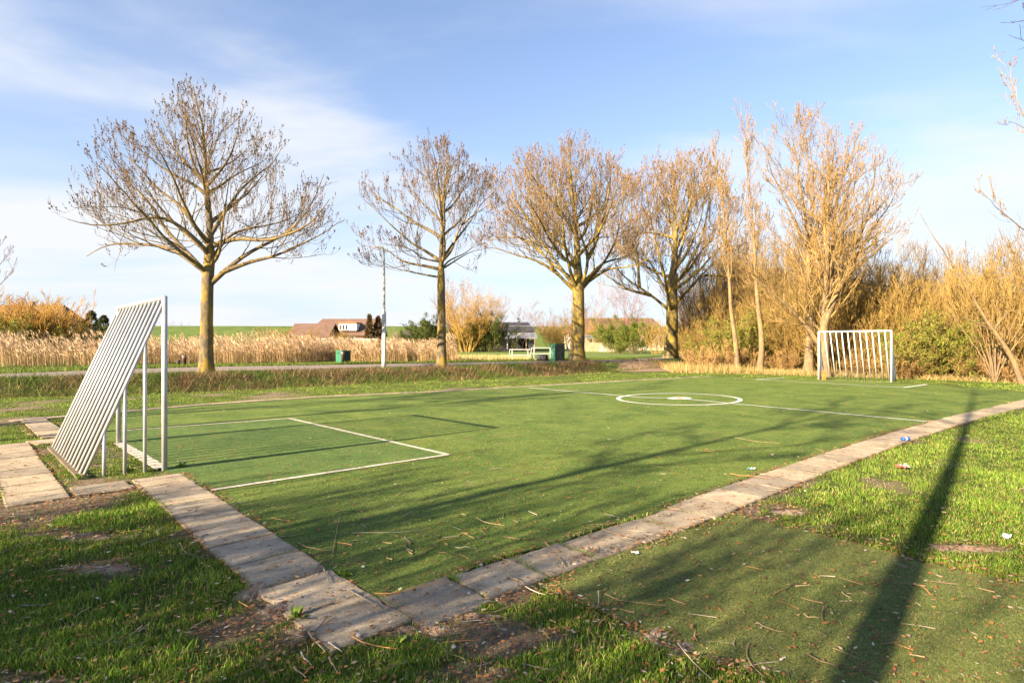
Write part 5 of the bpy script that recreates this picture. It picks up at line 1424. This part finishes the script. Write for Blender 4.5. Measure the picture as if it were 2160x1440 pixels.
def build_verges():
    # rough green verge between road and reeds
    x, y, u = strip_points(ROAD_F[1:-1], [(-40, 18.5)]+gz([(0, 777), (250, 774), (440, 770.5), (620, 769), (780, 767.5), (950, 764.5), (1100, 760.5), (1230, 757.5), (1340, 755)]), 14000)
    n = len(x); h = R.uniform(.06, .22, n)*(0.5+fbm(x, y, 1.5, 61))
    V, F, C = blades(x, y, np.full(n, Z_ROAD), h, np.full(n, .03), h*R.uniform(.2, .7, n), R.uniform(0, 6.28, n), pal(n, [(.10, .16, .02), (.16, .21, .03), (.22, .22, .05), (.07, .11, .015)], [3, 3, 1, 2]), 1)
    o = add('verge_grass', mesh_of('verge_grass', V, F, C), M_blade); prop(o, 'strip of rough green grass along the far edge of the road', 'grass', kind='stuff')
    # bank: brown bramble and straw with green tufts
    n = 72000
    t = R.random(n)
    A = np.array([(-40, 3.5)]+LIP[2:9]); d = np.r_[0, np.cumsum(np.linalg.norm(np.diff(A, axis=0), axis=1))]
    q = np.stack([np.interp(t*d[-1], d, A[:, k]) for k in (0, 1)], 1)
    q2 = np.stack([np.interp(np.minimum(t*d[-1]+.1, d[-1]), d, A[:, k]) for k in (0, 1)], 1)
    tg = norm(q2-q+1e-6); nv = np.stack([-tg[:, 1], tg[:, 0]], 1)
    u = R.uniform(.15, 3.7, n)
    p = q+nv*u[:, None]; x, y = p[:, 0], p[:, 1]
    keep = ~((x > 5.6) & (x < 9.5) & (u > .5) & (R.random(n) < .9)); x, y, u = x[keep], y[keep], u[keep]; n = len(x)
    g = fbm(x, y, 1.1, 71)
    h = R.uniform(.08, .36, n)*(0.40+1.1*fbm(x, y, .8, 72))*np.where(u > 3.0, .5, 1)
    green = (g+R.normal(0, .08, n)) > .56
    col = np.where(green[:, None], pal(n, [(.06, .105, .015), (.11, .16, .025), (.035, .06, .012)], [2, 2, 1.4]), pal(n, [(.20, .12, .06), (.36, .24, .125), (.08, .05, .03), (.15, .11, .045)], [3, 2.0, 4.2, 1]))
    V, F, C = blades(x, y, height(x, y)-.02, h, R.uniform(.010, .024, n), h*R.uniform(.3, 1.2, n), R.uniform(0, 6.28, n), col, 1)
    o = add('bank_vegetation', mesh_of('bank_vegetation', V, F, C), M_dry); prop(o, 'tangle of dry brown stalks and green tufts on the ditch bank', 'bank plants', kind='stuff')
    # pale dead grass beyond the road and along the foot of the thicket
    x, y, u = strip_points(gz([(880, 763), (1000, 761), (1120, 759)]), gz([(880, 752), (1000, 751), (1120, 752)]), 6000); n = len(x)
    V, F, C = blades(x, y, np.full(n, Z_ROAD), R.uniform(.1, .3, n), np.full(n, .04), R.uniform(.05, .2, n), R.uniform(0, 6.28, n), pal(n, [(.55, .42, .20), (.42, .31, .13), (.25, .24, .06)], [3, 2, 1]), 1)
    x2, y2, u2 = strip_points([(8.5, 30.5), (11.5, 29.5), (16, 26.3), (20, 22)], [(9.5, 37), (13, 34), (18, 30), (25, 25)], 16000); n2 = len(x2)
    V2, F2, C2 = blades(x2, y2, height(x2, y2)-.01, R.uniform(.08, .42, n2)*np.where(x2 < 12.5, 1.5, .8), np.full(n2, .022), R.uniform(.05, .3, n2), R.uniform(0, 6.28, n2), pal(n2, [(.50, .34, .15), (.38, .24, .10), (.20, .21, .05), (.12, .15, .03)], [3, 2, 1.5, 1]), 1)
    o = add('dry_grass', mesh_of('dry_grass', np.vstack([V, V2]), [F[0], F2[0]+len(V)], np.vstack([C, C2])), M_dry); prop(o, 'pale dead grass beside the field and along the foot of the thicket', 'grass', kind='stuff')
build_verges()
# field grass beyond the road is a sheet of its own
M_field = simple('meadow grass', [(0.25, (0.075, 0.12, 0.018)), (0.5, (0.12, 0.175, 0.026)), (0.8, (0.19, 0.21, 0.05))], 0.8, 0.95, 0.5, 14, 'Position', detail=8)
drape('meadow', gz([(880, 759), (1000, 757), (1120, 756.5), (1240, 755), (1340, 753.5)])+[(20, 66)], [(-14, 96), (-4, 96), (5, 96), (14, 96), (24, 96), (34, 96)], M_field, 40, 0.012)

# ------------------------------------------------------------------ lawn blades, weeds and litter near the camera
def is_lawn(x, y):
    jx = (fbm(x, y, .22, 201, 3)-.5)*.16; jy = (fbm(x, y, .22, 207, 3)-.5)*.16
    return ~inpoly(x+jx*.35, y+jy*.35, PITCH) & ~inpoly(x+jx, y+jy, TURF2) & ~near_slab(x+jx*.7, y+jy*.7, .226) & (lip_dist(x, y) < -0.02)
def build_lawn():
    n = 820000
    # sample by distance so that the density falls off away from the camera
    Yv = 2.2*np.exp(R.random(n)*math.log(34/2.2)); half = 0.95*Yv+0.3
    X = R.uniform(-1, 1, n)*half
    ok = is_lawn(X, Yv); X, Yv = X[ok], Yv[ok]
    b = bare_mask(X, Yv)
    ok = (R.random(len(X)) > b*0.93) & (R.random(len(X)) < np.interp(fbm(X, Yv, .16, 301, 3)+.35*(fbm(X, Yv, .7, 305, 3)-.5), [.36, .50], [.18, 1]))
    X, Yv, b = X[ok], Yv[ok], b[ok]; n = len(X)
    dist = np.hypot(X, Yv)
    patch = fbm(X, Yv, .55, 91, 4); big = fbm(X, Yv, 2.5, 95, 3)
    h = (R.uniform(.014, .038, n)*(.35+1.15*patch))*np.where(b > .15, .6, 1)*np.interp(dist, [3, 12, 30], [1, 1.0, 1.4])
    w = np.interp(dist, [2.5, 6, 12, 30], [.0040, .0055, .0085, .022])
    right = X*0.7-Yv*0.7 > -2.3
    c = pal(n, [(.11, .205, .020), (.17, .27, .028), (.24, .30, .038), (.38, .31, .12), (.07, .13, .016)], [3, 3, 2, 1.0, 2], .2)
    c *= np.interp(patch+.4*(big-.5), [.35, .65], [.8, 1.2])[:, None]
    near = dist < 7
    # dead thatch lying flat between the blades
    th_ = R.random(n) < .11; h = np.where(th_, h*.45, h); c[th_] = pal(int(th_.sum()), [(.36, .26, .13), (.26, .17, .09), (.46, .37, .21)], [2, 2, 1])
    tuft = (patch > .60) & (R.random(n) < .3); h = np.where(tuft, h*1.5, h)
    Vs, Fs, Cs, off = [], [], [], 0
    for m, seg in ((near, 2), (~near, 1)):
        V, F, C = blades(X[m], Yv[m], height(X[m], Yv[m])-.012+np.zeros(m.sum()), h[m]+.012, w[m], h[m]*R.uniform(.2, 1.1, m.sum()), R.uniform(0, 6.28, m.sum()), c[m], seg)
        Vs.append(V); Fs += [f+off for f in F]; Cs.append(C); off += len(V)
    # small broad leaves of clover and plantain in patches
    k = 26000; Yr = 2.2*np.exp(R.random(k)*math.log(14/2.2)); Xr = R.uniform(-1, 1, k)*(.95*Yr+.3)
    ok = is_lawn(Xr, Yr) & (R.random(k) < np.interp(fbm(Xr, Yr, .45, 141, 4), [.48, .62], [.02, 1])) & (R.random(k) > bare_mask(Xr, Yr)*.85); Xr, Yr = Xr[ok], Yr[ok]; k = len(Xr)
    sz = R.uniform(.007, .019, k)*np.interp(Yr, [3, 14], [1, 2]); a = R.uniform(0, 6.28, k); ti = R.uniform(-.1, .7, k)
    d = np.stack([np.cos(a)*np.cos(ti), np.sin(a)*np.cos(ti), np.sin(ti)], 1)*sz[:, None]; e = np.stack([-np.sin(a), np.cos(a), R.uniform(-.3, .3, k)], 1)*(sz*.42)[:, None]
    b0 = np.stack([Xr, Yr, R.uniform(-.002, .022, k)], 1)
    V = np.stack([b0, b0+d*.55+e, b0+d, b0+d*.55-e], 1).reshape(-1, 3); Vs.append(V); Fs.append(np.arange(k*4).reshape(-1, 4)+off); off += len(V)
    Cs.append(np.repeat(pal(k, [(.06, .12, .018), (.10, .18, .03), (.15, .22, .04)], [2, 2, 1]), 4, 0))
    o = add('lawn_grass', mesh_of('lawn_grass', np.vstack(Vs), Fs, np.vstack(Cs)), M_blade); prop(o, 'patchy short lawn grass around the turf pitch and paving', 'grass', kind='stuff')
build_lawn()
def build_litter():
    # dry leaf bits: along paving edges, scattered over the turf
    n = 12500
    Yv = 2.3*np.exp(R.random(n)*math.log(26/2.3)); X = R.uniform(-1, 1, n)*(0.92*Yv)
    onl = lip_dist(X, Yv) < -.2; X, Yv = X[onl], Yv[onl]
    # edges of slab rows
    k = 13000; i = R.integers(0, len(SLABS), k)
    a = np.array([SLABS[j][2] for j in i]); p = SLAB_XY[i]; side = np.where(R.random(k) < .62, 1, -1)
    off = .235+np.abs(R.normal(0, .045, k)); al = R.uniform(-.25, .25, k)
    ex = p[:, 0]+np.cos(a)*al-np.sin(a)*off*side; ey = p[:, 1]+np.sin(a)*al+np.cos(a)*off*side
    m = np.hypot(ex, ey) < 14; m &= R.random(k) < np.interp(fbm(ex, ey, .6, 15), [.35, .6], [.1, 1])
    X = np.r_[X, ex[m]]; Yv = np.r_[Yv, ey[m]]
    gx_, gy_ = R.uniform(-4.5, 4, 60000), R.uniform(2.2, 6, 60000); sel = R.random(60000) < bare_mask(gx_, gy_)*.55
    sel &= is_lawn(gx_, gy_); X = np.r_[X, gx_[sel]]; Yv = np.r_[Yv, gy_[sel]]
    pe = np.array(TURF2+TURF2[:1]); i2 = R.integers(0, len(TURF2), 1600); tt = R.random((1600, 1)); q2 = pe[i2]*(1-tt)+pe[i2+1]*tt+R.normal(0, .06, (1600, 2))
    X = np.r_[X, q2[:, 0]]; Yv = np.r_[Yv, q2[:, 1]]; n = len(X)
    # heaps by the right path where the turf meets it
    s = np.hypot(X, Yv); sz = R.uniform(.005, .020, n)*np.interp(s, [3, 10, 25], [1, 1.5, 2.6])
    th = R.uniform(0, 6.28, n); el = R.uniform(.35, 1.0, n)
    z = .006+R.uniform(.001, .008, n)+.010*near_slab(X, Yv, .24)+.014*is_lawn(X, Yv)*(1-bare_mask(X, Yv))
    d = np.stack([np.cos(th), np.sin(th), R.uniform(-.2, .2, n)], 1)*sz[:, None]; e = np.stack([-np.sin(th), np.cos(th), R.uniform(-.3, .3, n)], 1)*(sz*el*.6)[:, None]
    b = np.stack([X, Yv, z+.004], 1)
    V = np.stack([b-d, b+e, b+d, b-e], 1).reshape(-1, 3)
    c = pal(n, [(.34, .19, .08), (.31, .125, .04), (.42, .33, .21), (.15, .075, .038), (.55, .49, .40)], [3, 3.6, 1.0, 2.6, .3])
    o = add('leaf_litter', mesh_of('leaf_litter', V, np.arange(n*4).reshape(-1, 4), np.repeat(c, 4, 0)), M_litter); prop(o, 'scattered bits of dry leaf and bark over turf and paving edges', 'leaf litter', kind='stuff')
build_litter()

M_spill = simple('loose crumbly earth', [(0.28, (0.075, 0.050, 0.036)), (0.45, (0.22, 0.155, 0.11)), (0.58, (0.34, 0.25, 0.18)), (0.72, (0.52, 0.41, 0.31))], 16, 0.95, 1.0, 70, 'Position', detail=10)
def spill(x, y, rx, ry, h, seed):
    c = G(x, y); rng = np.random.default_rng(seed); n, m = 48, 12
    a = np.linspace(0, 2*pi, n, endpoint=False)[:, None]; t = np.linspace(0, 1, m)[None]
    edge = 1+.9*(fbm(np.cos(a)*2+seed, np.sin(a)*2+seed, .5, seed, 4)-.5)*2
    X = c[0]+rx*np.cos(a)*t*edge; Y = c[1]+ry*np.sin(a)*t*edge
    Z = -.014+(h+.014)*(1-t**1.5)*(.25+1.5*fbm(X, Y, .07, 17, 5))+0*a
    V = np.stack([X, Y, Z], -1).reshape(-1, 3); idx = np.arange(n*m).reshape(n, m); nx = np.roll(idx, -1, 0)
    Q = np.stack([idx[:, :-1], idx[:, 1:], nx[:, 1:], nx[:, :-1]], -1).reshape(-1, 4)
    add('loose_soil', mesh_of('loose_soil', V, Q, smooth=True), M_spill, kind='structure')
for i, q in enumerate([(436, 1132, .10, .22, .014), (420, 1112, .08, .16, .012), (548, 1238, .12, .20, .016), (590, 1285, .13, .18, .016), (645, 1335, .12, .10, .014), (900, 1326, .22, .06, .016), (1010, 1300, .16, .05, .014),
                       (1380, 1340, .16, .12, .012), (1440, 1362, .16, .10, .012), (2035, 1155, .34, .09, .010), (1665, 1078, .14, .12, .008), (1590, 1092, .14, .07, .010), (165, 1131, .22, .10, .006), (215, 1200, .30, .10, .006)]): spill(*q, 40+i)
def build_fibres():
    n = 170000; Yv = 2.3*np.exp(R.random(n)*math.log(9/2.3)); X = R.uniform(-.6, 1, n)*(.93*Yv)
    p = inpoly(X, Yv, PITCH); t = inpoly(X, Yv, TURF2); ok = (p | t) & ~near_slab(X, Yv, .25)
    X, Yv, t = X[ok], Yv[ok], t[ok]; n = len(X)
    h = R.uniform(.006, .016, n); k = fbm(X, Yv, .8, 401, 4)
    c = np.where(t[:, None], pal(n, [(.11, .135, .035), (.17, .18, .05), (.22, .20, .08)], [3, 2, 1]), pal(n, [(.09, .14, .026), (.15, .20, .036), (.22, .225, .07)], [3, 2, 1]))
    V, F, C = blades(X, Yv, np.full(n, .003), h, np.interp(Yv, [2.5, 9], [.003, .007]), h*R.uniform(.3, 1.4, n), R.uniform(0, 6.28, n), c, 1)
    o = add('turf_fibres', mesh_of('turf_fibres', V, F, C), M_blade); prop(o, 'short matted fibres of the artificial turf near the paving corner', 'turf fibres', kind='stuff')
build_fibres()

def ground_top(x, y):
    x = np.array([x]); y = np.array([y])
    if near_slab(x, y, .245)[0]: return .018
    if inpoly(x, y, PITCH)[0] or inpoly(x, y, TURF2)[0]: return .007
    return .015
def twig(pts_px, r, c, label, group=None, name='fallen_twig'):
    """stick traced over the ground from pixel points"""
    q = np.array([G(x, y) for x, y in pts_px]); q = resample(q, max(5, len(q)+2))
    for i in range(len(q)):
        q[i, 2] = ground_top(q[i, 0], q[i, 1])+r+abs(R.normal(0, .004))
    q[0, 2] += R.uniform(0, .02)
    V, Q = tubes(q[None], (r*np.linspace(1, .45, len(q))*R.uniform(.85, 1.15, len(q)))[None], 5)
    ct = q.mean(0); ct[2] = 0
    o = add(name, mesh_of(name, V-ct, Q, np.array(c)*R.uniform(.8, 1.2), True), M_twig, loc=tuple(ct))
    return prop(o, label, 'twig', group)
TC = [(.42, .30, .17), (.30, .20, .11), (.20, .14, .09), (.45, .24, .09), (.36, .31, .24)]
traced = [
 ([(790,1262),(850,1258),(900,1240),(938,1232)], .010, 3, 'long reddish twig lying on the slab at the turf corner'),
 ([(742,1128),(800,1124),(860,1128),(895,1120)], .007, 4, 'long pale twig lying on the turf above the corner slabs'),
 ([(700,1178),(710,1120),(718,1085)], .006, 0, 'thin upright-looking twig at the left path edge'),
 ([(705,1172),(672,1195),(660,1222)], .008, 2, 'forked grey twig end on the left path'),
 ([(683,1208),(690,1222),(694,1236)], .011, 4, 'short grey stick across the slab joint'),
 ([(733,1250),(770,1272),(795,1290)], .010, 4, 'grey branched twig over the corner slab joint'),
 ([(690,1312),(668,1335),(650,1352)], .008, 2, 'dark twig pointing off the outer corner slab'),
 ([(650,1345),(672,1368),(688,1385)], .011, 4, 'thick grey stick at the outer corner of the paving'),
 ([(693,1365),(712,1378),(722,1384)], .009, 4, 'short grey stick below the outer corner of the paving'),
 ([(742,1358),(790,1372),(838,1376)], .010, 3, 'orange-brown twig in the grass right of the outer corner'),
 ([(620,1420),(645,1438)], .012, 0, 'stout pale stick at the bottom edge of the lawn'),
 ([(694,1400),(712,1428)], .010, 0, 'stout pale stick in the grass below the paving corner'),
 ([(635,1392),(658,1412)], .010, 4, 'stout grey stick left of the paving corner'),
 ([(1700,1388),(1735,1400),(1830,1425)], .008, 2, 'long dark twig at the bottom of the olive turf'),
 ([(1580,1360),(1568,1390),(1590,1415),(1612,1438)], .009, 1, 'curved brown twig at the lower edge of the olive turf'),
 ([(1430,1370),(1460,1405),(1500,1440)], .008, 4, 'long grey twig leaving the bottom edge of the grass'),
 ([(1738,1288),(1730,1300),(1738,1318)], .011, 2, 'short crooked dark stick on the olive turf'),
 ([(1695,1304),(1728,1307)], .007, 0, 'short straw twig beside the crooked stick'),
 ([(1874,1228),(1900,1240),(1926,1256)], .007, 2, 'curved dark twig on the right of the olive turf'),
 ([(1776,1254),(1796,1267)], .008, 0, 'pale stick in the middle of the olive turf'),
 ([(1596,1322),(1652,1338)], .007, 1, 'brown twig low on the olive turf'),
 ([(1275,1262),(1330,1275),(1405,1281)], .008, 1, 'long brown twig where the olive turf meets the grass'),
 ([(1262,1255),(1265,1275),(1258,1290)], .008, 4, 'forked pale twig by the grass tuft'),
 ([(1108,1248),(1150,1262)], .009, 4, 'grey twig off the edge of the split slab'),
 ([(1070,1222),(1105,1236)], .011, 0, 'pale stick lying on the split slab'),
 ([(1150,1152),(1165,1164),(1177,1167)], .009, 0, 'curved tan stick on the third slab of the right path'),
 ([(1042,1178),(1080,1193)], .010, 0, 'tan stick at the upper edge of the split slab'),
 ([(1005,1098),(1030,1106),(1064,1111)], .008, 0, 'tan stick on the turf above the right path'),
 ([(960,1158),(1005,1160)], .008, 4, 'pale short stick on the turf near the corner'),
 ([(1028,1122),(1020,1132),(1012,1110)], .006, 2, 'dark crooked twig on the dark turf'),
 ([(1550,925),(1590,932),(1645,936)], .007, 0, 'long thin straw twig on the sunlit turf'),
 ([(1540,1003),(1580,1007),(1630,1014)], .008, 3, 'orange twig at the upper edge of the right path'),
 ([(1740,963),(1775,970)], .010, 0, 'pale twig lying across the edge of the right path'),
 ([(340,975),(372,968)], .010, 2, 'dark stick on the slab by the near goal'),
 ([(338,1030),(372,1018)], .009, 2, 'second dark stick on the slab by the near goal'),
 ([(396,1085),(418,1072)], .009, 2, 'dark stick on the third slab of the left path'),
 ([(500,1065),(520,1062)], .010, 4, 'short pale stick on the turf beside the left path'),
 ([(572,1096),(612,1102)], .008, 3, 'reddish twig on the turf beside the left path'),
 ([(630,1152),(670,1163),(700,1168)], .009, 1, 'brown twigs at the turf edge of the left path'),
 ([(0,1175),(60,1140),(110,1120)], .005, 0, 'thin straw stalk on the left lawn'),
 ([(230,1190),(300,1180),(380,1150)], .008, 1, 'long twig across the left lawn below the bare patch'),
 ([(300,1330),(240,1370)], .007, 0, 'straight twig low on the left lawn'),
 ([(380,1155),(388,1175),(432,1184)], .007, 4, 'curved pale twig beside the left path'),
 ([(1000,1360),(1045,1330)], .007, 1, 'twig in the worn ground under the corner slabs'),
]
for pts, r, ci, lab in traced: twig(pts, r*.45, np.array(TC[ci])*.9, lab)
zones = [('twig lying on the turf near the paving corner', 'twigs on the near turf', [(560, 1080), (1450, 1215)], 60),
         ('twig lying on the sunlit middle of the turf', 'twigs on the sunlit turf', [(900, 900), (1750, 1040)], 45),
         ('twig lying on the olive turf strip', 'twigs on the olive turf', [(1250, 1180), (2150, 1430)], 40),
         ('twig in the foreground lawn', 'twigs in the lawn', [(20, 1120), (1250, 1435)], 60),
         ('twig on the right slab path', 'twigs on the right path', [(1100, 950), (1800, 1200)], 40)]
for lab, grp, (a, c), n in zones:
    k = 0; tries = 0
    while k < n and tries < 4000:
        tries += 1
        x, y = R.uniform(a[0], c[0]), R.uniform(a[1], c[1]); q = G(x, y)
        X, Yv = np.array([q[0]]), np.array([q[1]])
        on = ('turf' in grp and 'olive' not in grp and inpoly(X, Yv, PITCH)[0]) or ('olive' in grp and inpoly(X, Yv, TURF2)[0]) or ('lawn' in grp and is_lawn(X, Yv)[0]) or ('path' in grp and near_slab(X, Yv, .26)[0])
        if not on: continue
        L = R.uniform(.05, .22); th = R.uniform(0, pi); bend = R.normal(0, .25)
        n_ = 5; pts = []; p = q[:2].copy()
        for i in range(n_):
            pts.append(p.copy()); th += bend/n_+R.normal(0, .12); p += L/n_*np.array((cos(th), sin(th)))
        r = R.uniform(.002, .005); ci = int(R.integers(5))
        P3 = np.array([(pp[0], pp[1], ground_top(*pp)+r) for pp in pts])
        V, Q = tubes(P3[None], (r*np.linspace(1, .5, n_))[None], 4); ct = P3.mean(0); ct[2] = 0
        o = add('fallen_twig', mesh_of('fallen_twig', V-ct, Q, np.array(TC[ci])*R.uniform(.55, 1.1), True), M_twig, loc=tuple(ct))
        cname = ('tan', 'brown', 'dark brown', 'reddish', 'greyish')[ci]
        lname = 'very short' if L < .09 else 'short' if L < .16 else 'finger-long'
        prop(o, f"{lname} {'bent' if abs(bend) > .25 else 'straight'} {cname} {lab}", 'twig', grp); k += 1

# rubbish
def flat_mat(name, c): return simple(name, [(0.3, tuple(v*.85 for v in c)), (0.7, c)], 12, 0.4)
def wrapper(label, x, y, size, mats, seed, name='crumpled_wrapper', cat='litter'):
    rng = np.random.default_rng(seed); c = G(x, y); c[2] = ground_top(c[0], c[1])
    th = thing(name, label, cat, c)
    for j, mt in enumerate(mats):
        n = 5; g = np.linspace(-.5, .5, n); X, Yy = np.meshgrid(g, g, indexing='ij')
        V = np.stack([X*size[0]/len(mats)+(j-(len(mats)-1)/2)*size[0]/len(mats)*.98, Yy*size[1], np.abs(rng.normal(0, size[2]/2, X.shape))+.004], -1).reshape(-1, 3)
        a = .5; V = V @ np.array([[cos(a), sin(a), 0], [-sin(a), cos(a), 0], [0, 0, 1]])
        idx = np.arange(n*n).reshape(n, n); Q = np.stack([idx[:-1, :-1], idx[1:, :-1], idx[1:, 1:], idx[:-1, 1:]], -1).reshape(-1, 4)
        add('sheet', mesh_of('sheet', V, Q), mt, th)
blue = flat_mat('blue can print', (.03, .10, .45)); whit = flat_mat('white paper', (.75, .75, .75)); redm = flat_mat('red wrapper print', (.6, .10, .07)); cyan = flat_mat('cyan wrapper print', (.25, .60, .65)); alu = simple('can aluminium', [(0.3, (.6, .6, .6)), (.7, (.75, .75, .75))], 5, .3, metal=.9)
c = G(1910, 932); c[2] = .018
cn = thing('drink_can', 'small blue drinks can lying on the right path', 'can', c)
e = np.array((.058, .012, 0)); ce = c+np.array((0, 0, .032))
MB().tube([ce-e, ce-e*.35], .032, 12).to(cn, 'body', blue, True); MB().tube([ce-e*.33, ce+e*.33], .0322, 12).to(cn, 'band', flat_mat('yellow white can print', (.7, .68, .45)), True); MB().tube([ce+e*.35, ce+e], .032, 12).to(cn, 'body', blue, True)
MB().tube([ce+e, ce+e*1.08], [.030, .026], 12).to(cn, 'lid', alu, True)
wrapper('red and white crumpled wrapper in the grass right of the path', 1904, 989, (.14, .10, .05), (redm, whit), 5)
wrapper('pale cyan scrap of wrapper on the turf beside the right path', 1584, 991, (.10, .06, .02), (cyan, whit), 6)
wrapper('white scrap of paper in the grass above the sandy patch', 2122, 1138, (.06, .05, .03), (whit,), 7)
wrapper('white scrap of paper at the edge of the olive turf', 1340, 1170, (.05, .04, .02), (whit,), 8)
# pebbles at the slab edges
M_stone = simple('pale pebble', [(0.3, (.30, .26, .22)), (0.7, (.48, .43, .37))], 20, .8)
for x, y, r, lab in ((1015, 1198, .013, 'pale pebble on the turf edge of the split slab'), (757, 1349, .015, 'white-grey pebble at the lower edge of the corner slab'), (957, 1372, .012, 'small pebble in the worn ground right of the corner')):
    rng = np.random.default_rng(int(x)); c = G(x, y)
    bm_v = []; 
    me = bpy.data.meshes.new('pebble')
    import bmesh
    bm = bmesh.new(); bmesh.ops.create_icosphere(bm, subdivisions=2, radius=r)
    for v in bm.verts: v.co *= 1+rng.normal(0, .06); v.co.z *= .7
    bm.to_mesh(me); bm.free()
    for p_ in me.polygons: p_.use_smooth = True
    add('pebble', me, M_stone, loc=(c[0], c[1], ground_top(c[0], c[1])+r*.5), label=lab, cat='pebble')

# weeds at the goal feet and the slab corner
def weed(label, x, y, n, s, seed, cols=((.09, .15, .02), (.17, .24, .03))):
    rng = np.random.default_rng(seed); c = G(x, y); c[2] = ground_top(c[0], c[1])-.01
    th = thing('weed', label, 'plant', c)
    a = rng.uniform(0, 6.28, n); el = rng.uniform(.2, 1.2, n); L = s*rng.uniform(.5, 1.1, n)
    d = np.stack([np.cos(a)*np.cos(el), np.sin(a)*np.cos(el), np.sin(el)], 1); sd = np.stack([-np.sin(a), np.cos(a), 0*a], 1)
    for i in range(n):
        w = L[i]*.22; b = c+rng.normal(0, s*.25, 3)*np.array((1, 1, 0))
        p1 = b+d[i]*L[i]*.5+np.array((0, 0, .006)); p2 = b+d[i]*L[i]-np.array((0, 0, L[i]*.2))
        V = [b, p1+sd[i]*w, p2, p1-sd[i]*w]
        part(th, 'leaf', V, np.array([(0, 1, 2, 3)]), M_leaf, np.repeat(np.array(cols[0])+(np.array(cols[1])-cols[0])*rng.random((1, 1)), 4, 0))
weed('small green weed at the turf edge of the left path', 728, 1213, 16, .07, 1)
weed('green weed on the worn ground left of the corner slab', 628, 1308, 16, .08, 2)
weed('green weed at the foot of the near goal post', 385, 985, 18, .10, 3)
weed('low green weed between the side bars of the near goal', 272, 997, 14, .09, 4)
weed('low green weed at the back foot of the near goal', 170, 1010, 14, .09, 5)
weed('green weed in the grass right of the paving corner', 850, 1365, 14, .07, 6)

# ------------------------------------------------------------------ trees behind the photographer, whose shade falls over the foreground
def shade_tree(label, base, lean, h, seed, r=.2, nl=14, spread=3.2, z0=.3, dens=1.0):
    rng = np.random.default_rng(seed)
    base = np.array((*base, 0.0)); th = thing('shade_tree', label, 'tree', base)
    t = np.linspace(0, 1, 20)
    tr = base+np.stack([lean[0]*h*t+.15*np.sin(t*5), lean[1]*h*t+.12*np.cos(t*4)-.12, h*t], 1); tr[0, 2] = -.05
    rad = r*np.interp(t, [0, .04, .3, .6, 1], [1.4, 1.05, .85, .55, .08])
    V, Q = tubes(tr[None], rad[None], 12); part(th, 'trunk', V, Q, M_bark_willow, smooth=True)
    lp, lr = spawn(tr[None], rad[None], nl, z0, .97, (.5, 1.1), rng, None, (.35, .6), .3, 12, .09, .55, lmax=spread, lmin=.8)
    for l, q in zip(lp, lr):
        V, Q = tubes(l[None], q[None], 6); part(th, 'limb', V, Q, M_bark_willow, smooth=True)
    p2, q2 = spawn(lp, lr, int(9*dens), .15, 1, (.4, 1), rng, None, (.3, .6), .2, 7, .12, .5, lmax=1.6)
    p3, q3 = spawn(p2, q2, int(8*dens), .1, 1, (.4, 1), rng, None, (.35, .7), .2, 5, .12, .6, lmax=.8, lmin=.08)
    p4, q4 = spawn(p3, q3, int(3*dens), .1, 1, (.4, 1), rng, None, (.4, .8), .2, 4, .12, .7, lmax=.45, lmin=.06)
    tube_obj(th, 'twigs', [(p2, q2), (p3, q3), (p4, q4)], M_twig, 3, TWG, rng, kind='stuff', rmin=.004)
    V, T = buds_from(p4, 2, .05, rng, .1)
    part(th, 'buds', V, T, M_twig, colors(len(V)//4, 4, (.2, .12, .05), (.4, .25, .1), rng), kind='stuff')
shade_tree('leaning tree behind the viewpoint whose trunk shadow crosses the right lawn', (-3.0, -2.6), (-.22, .27), 12.5, 21, .112, 10, 2.4, .5, .6)
def uv(u, v): return (u*SX-v*SY, u*SY+v*SX)
shade_tree('bare tree behind the viewpoint, nearest the row of shrubs', uv(-9.0, 4.6), (.02, .03), 10.5, 26, .10, 14, 2.6, .45, .8)
shade_tree('bare tree behind the viewpoint, shading the middle of the pitch', uv(-9.5, 12.4), (.03, -.02), 11, 27, .12, 12, 2.4, .5, .75)
shade_tree('bare tree behind the viewpoint, shading the left verge', uv(-10.5, 14.5), (.02, .02), 8.5, 28, .16, 14, 2.8, .2, .8)
for i, (u, v, k, sc, lab) in enumerate([(-6.0, 1.7, 'tall', .58, 'unseen bare shrub added for shade behind the viewpoint, right end of the row'), (-6.3, 3.1, 'gold', .90, 'unseen bare shrub added for shade behind the viewpoint, third in the row'),  # unseen shrub row, added to throw shade over the foreground
        (-6.0, 4.3, 'tall', .56, 'unseen bare shrub added for shade behind the viewpoint, second in the row'), (-6.8, 5.5, 'gold', .74, 'unseen bare shrub added for shade behind the viewpoint, left end of the row')]):
    p = uv(u, v)
    t = shrub(k, 'bare_shrub', lab, 1080, 0, 1.0, sc, 0, 'shrubs added for shade behind the viewpoint'); t.location = (p[0], p[1], 0)
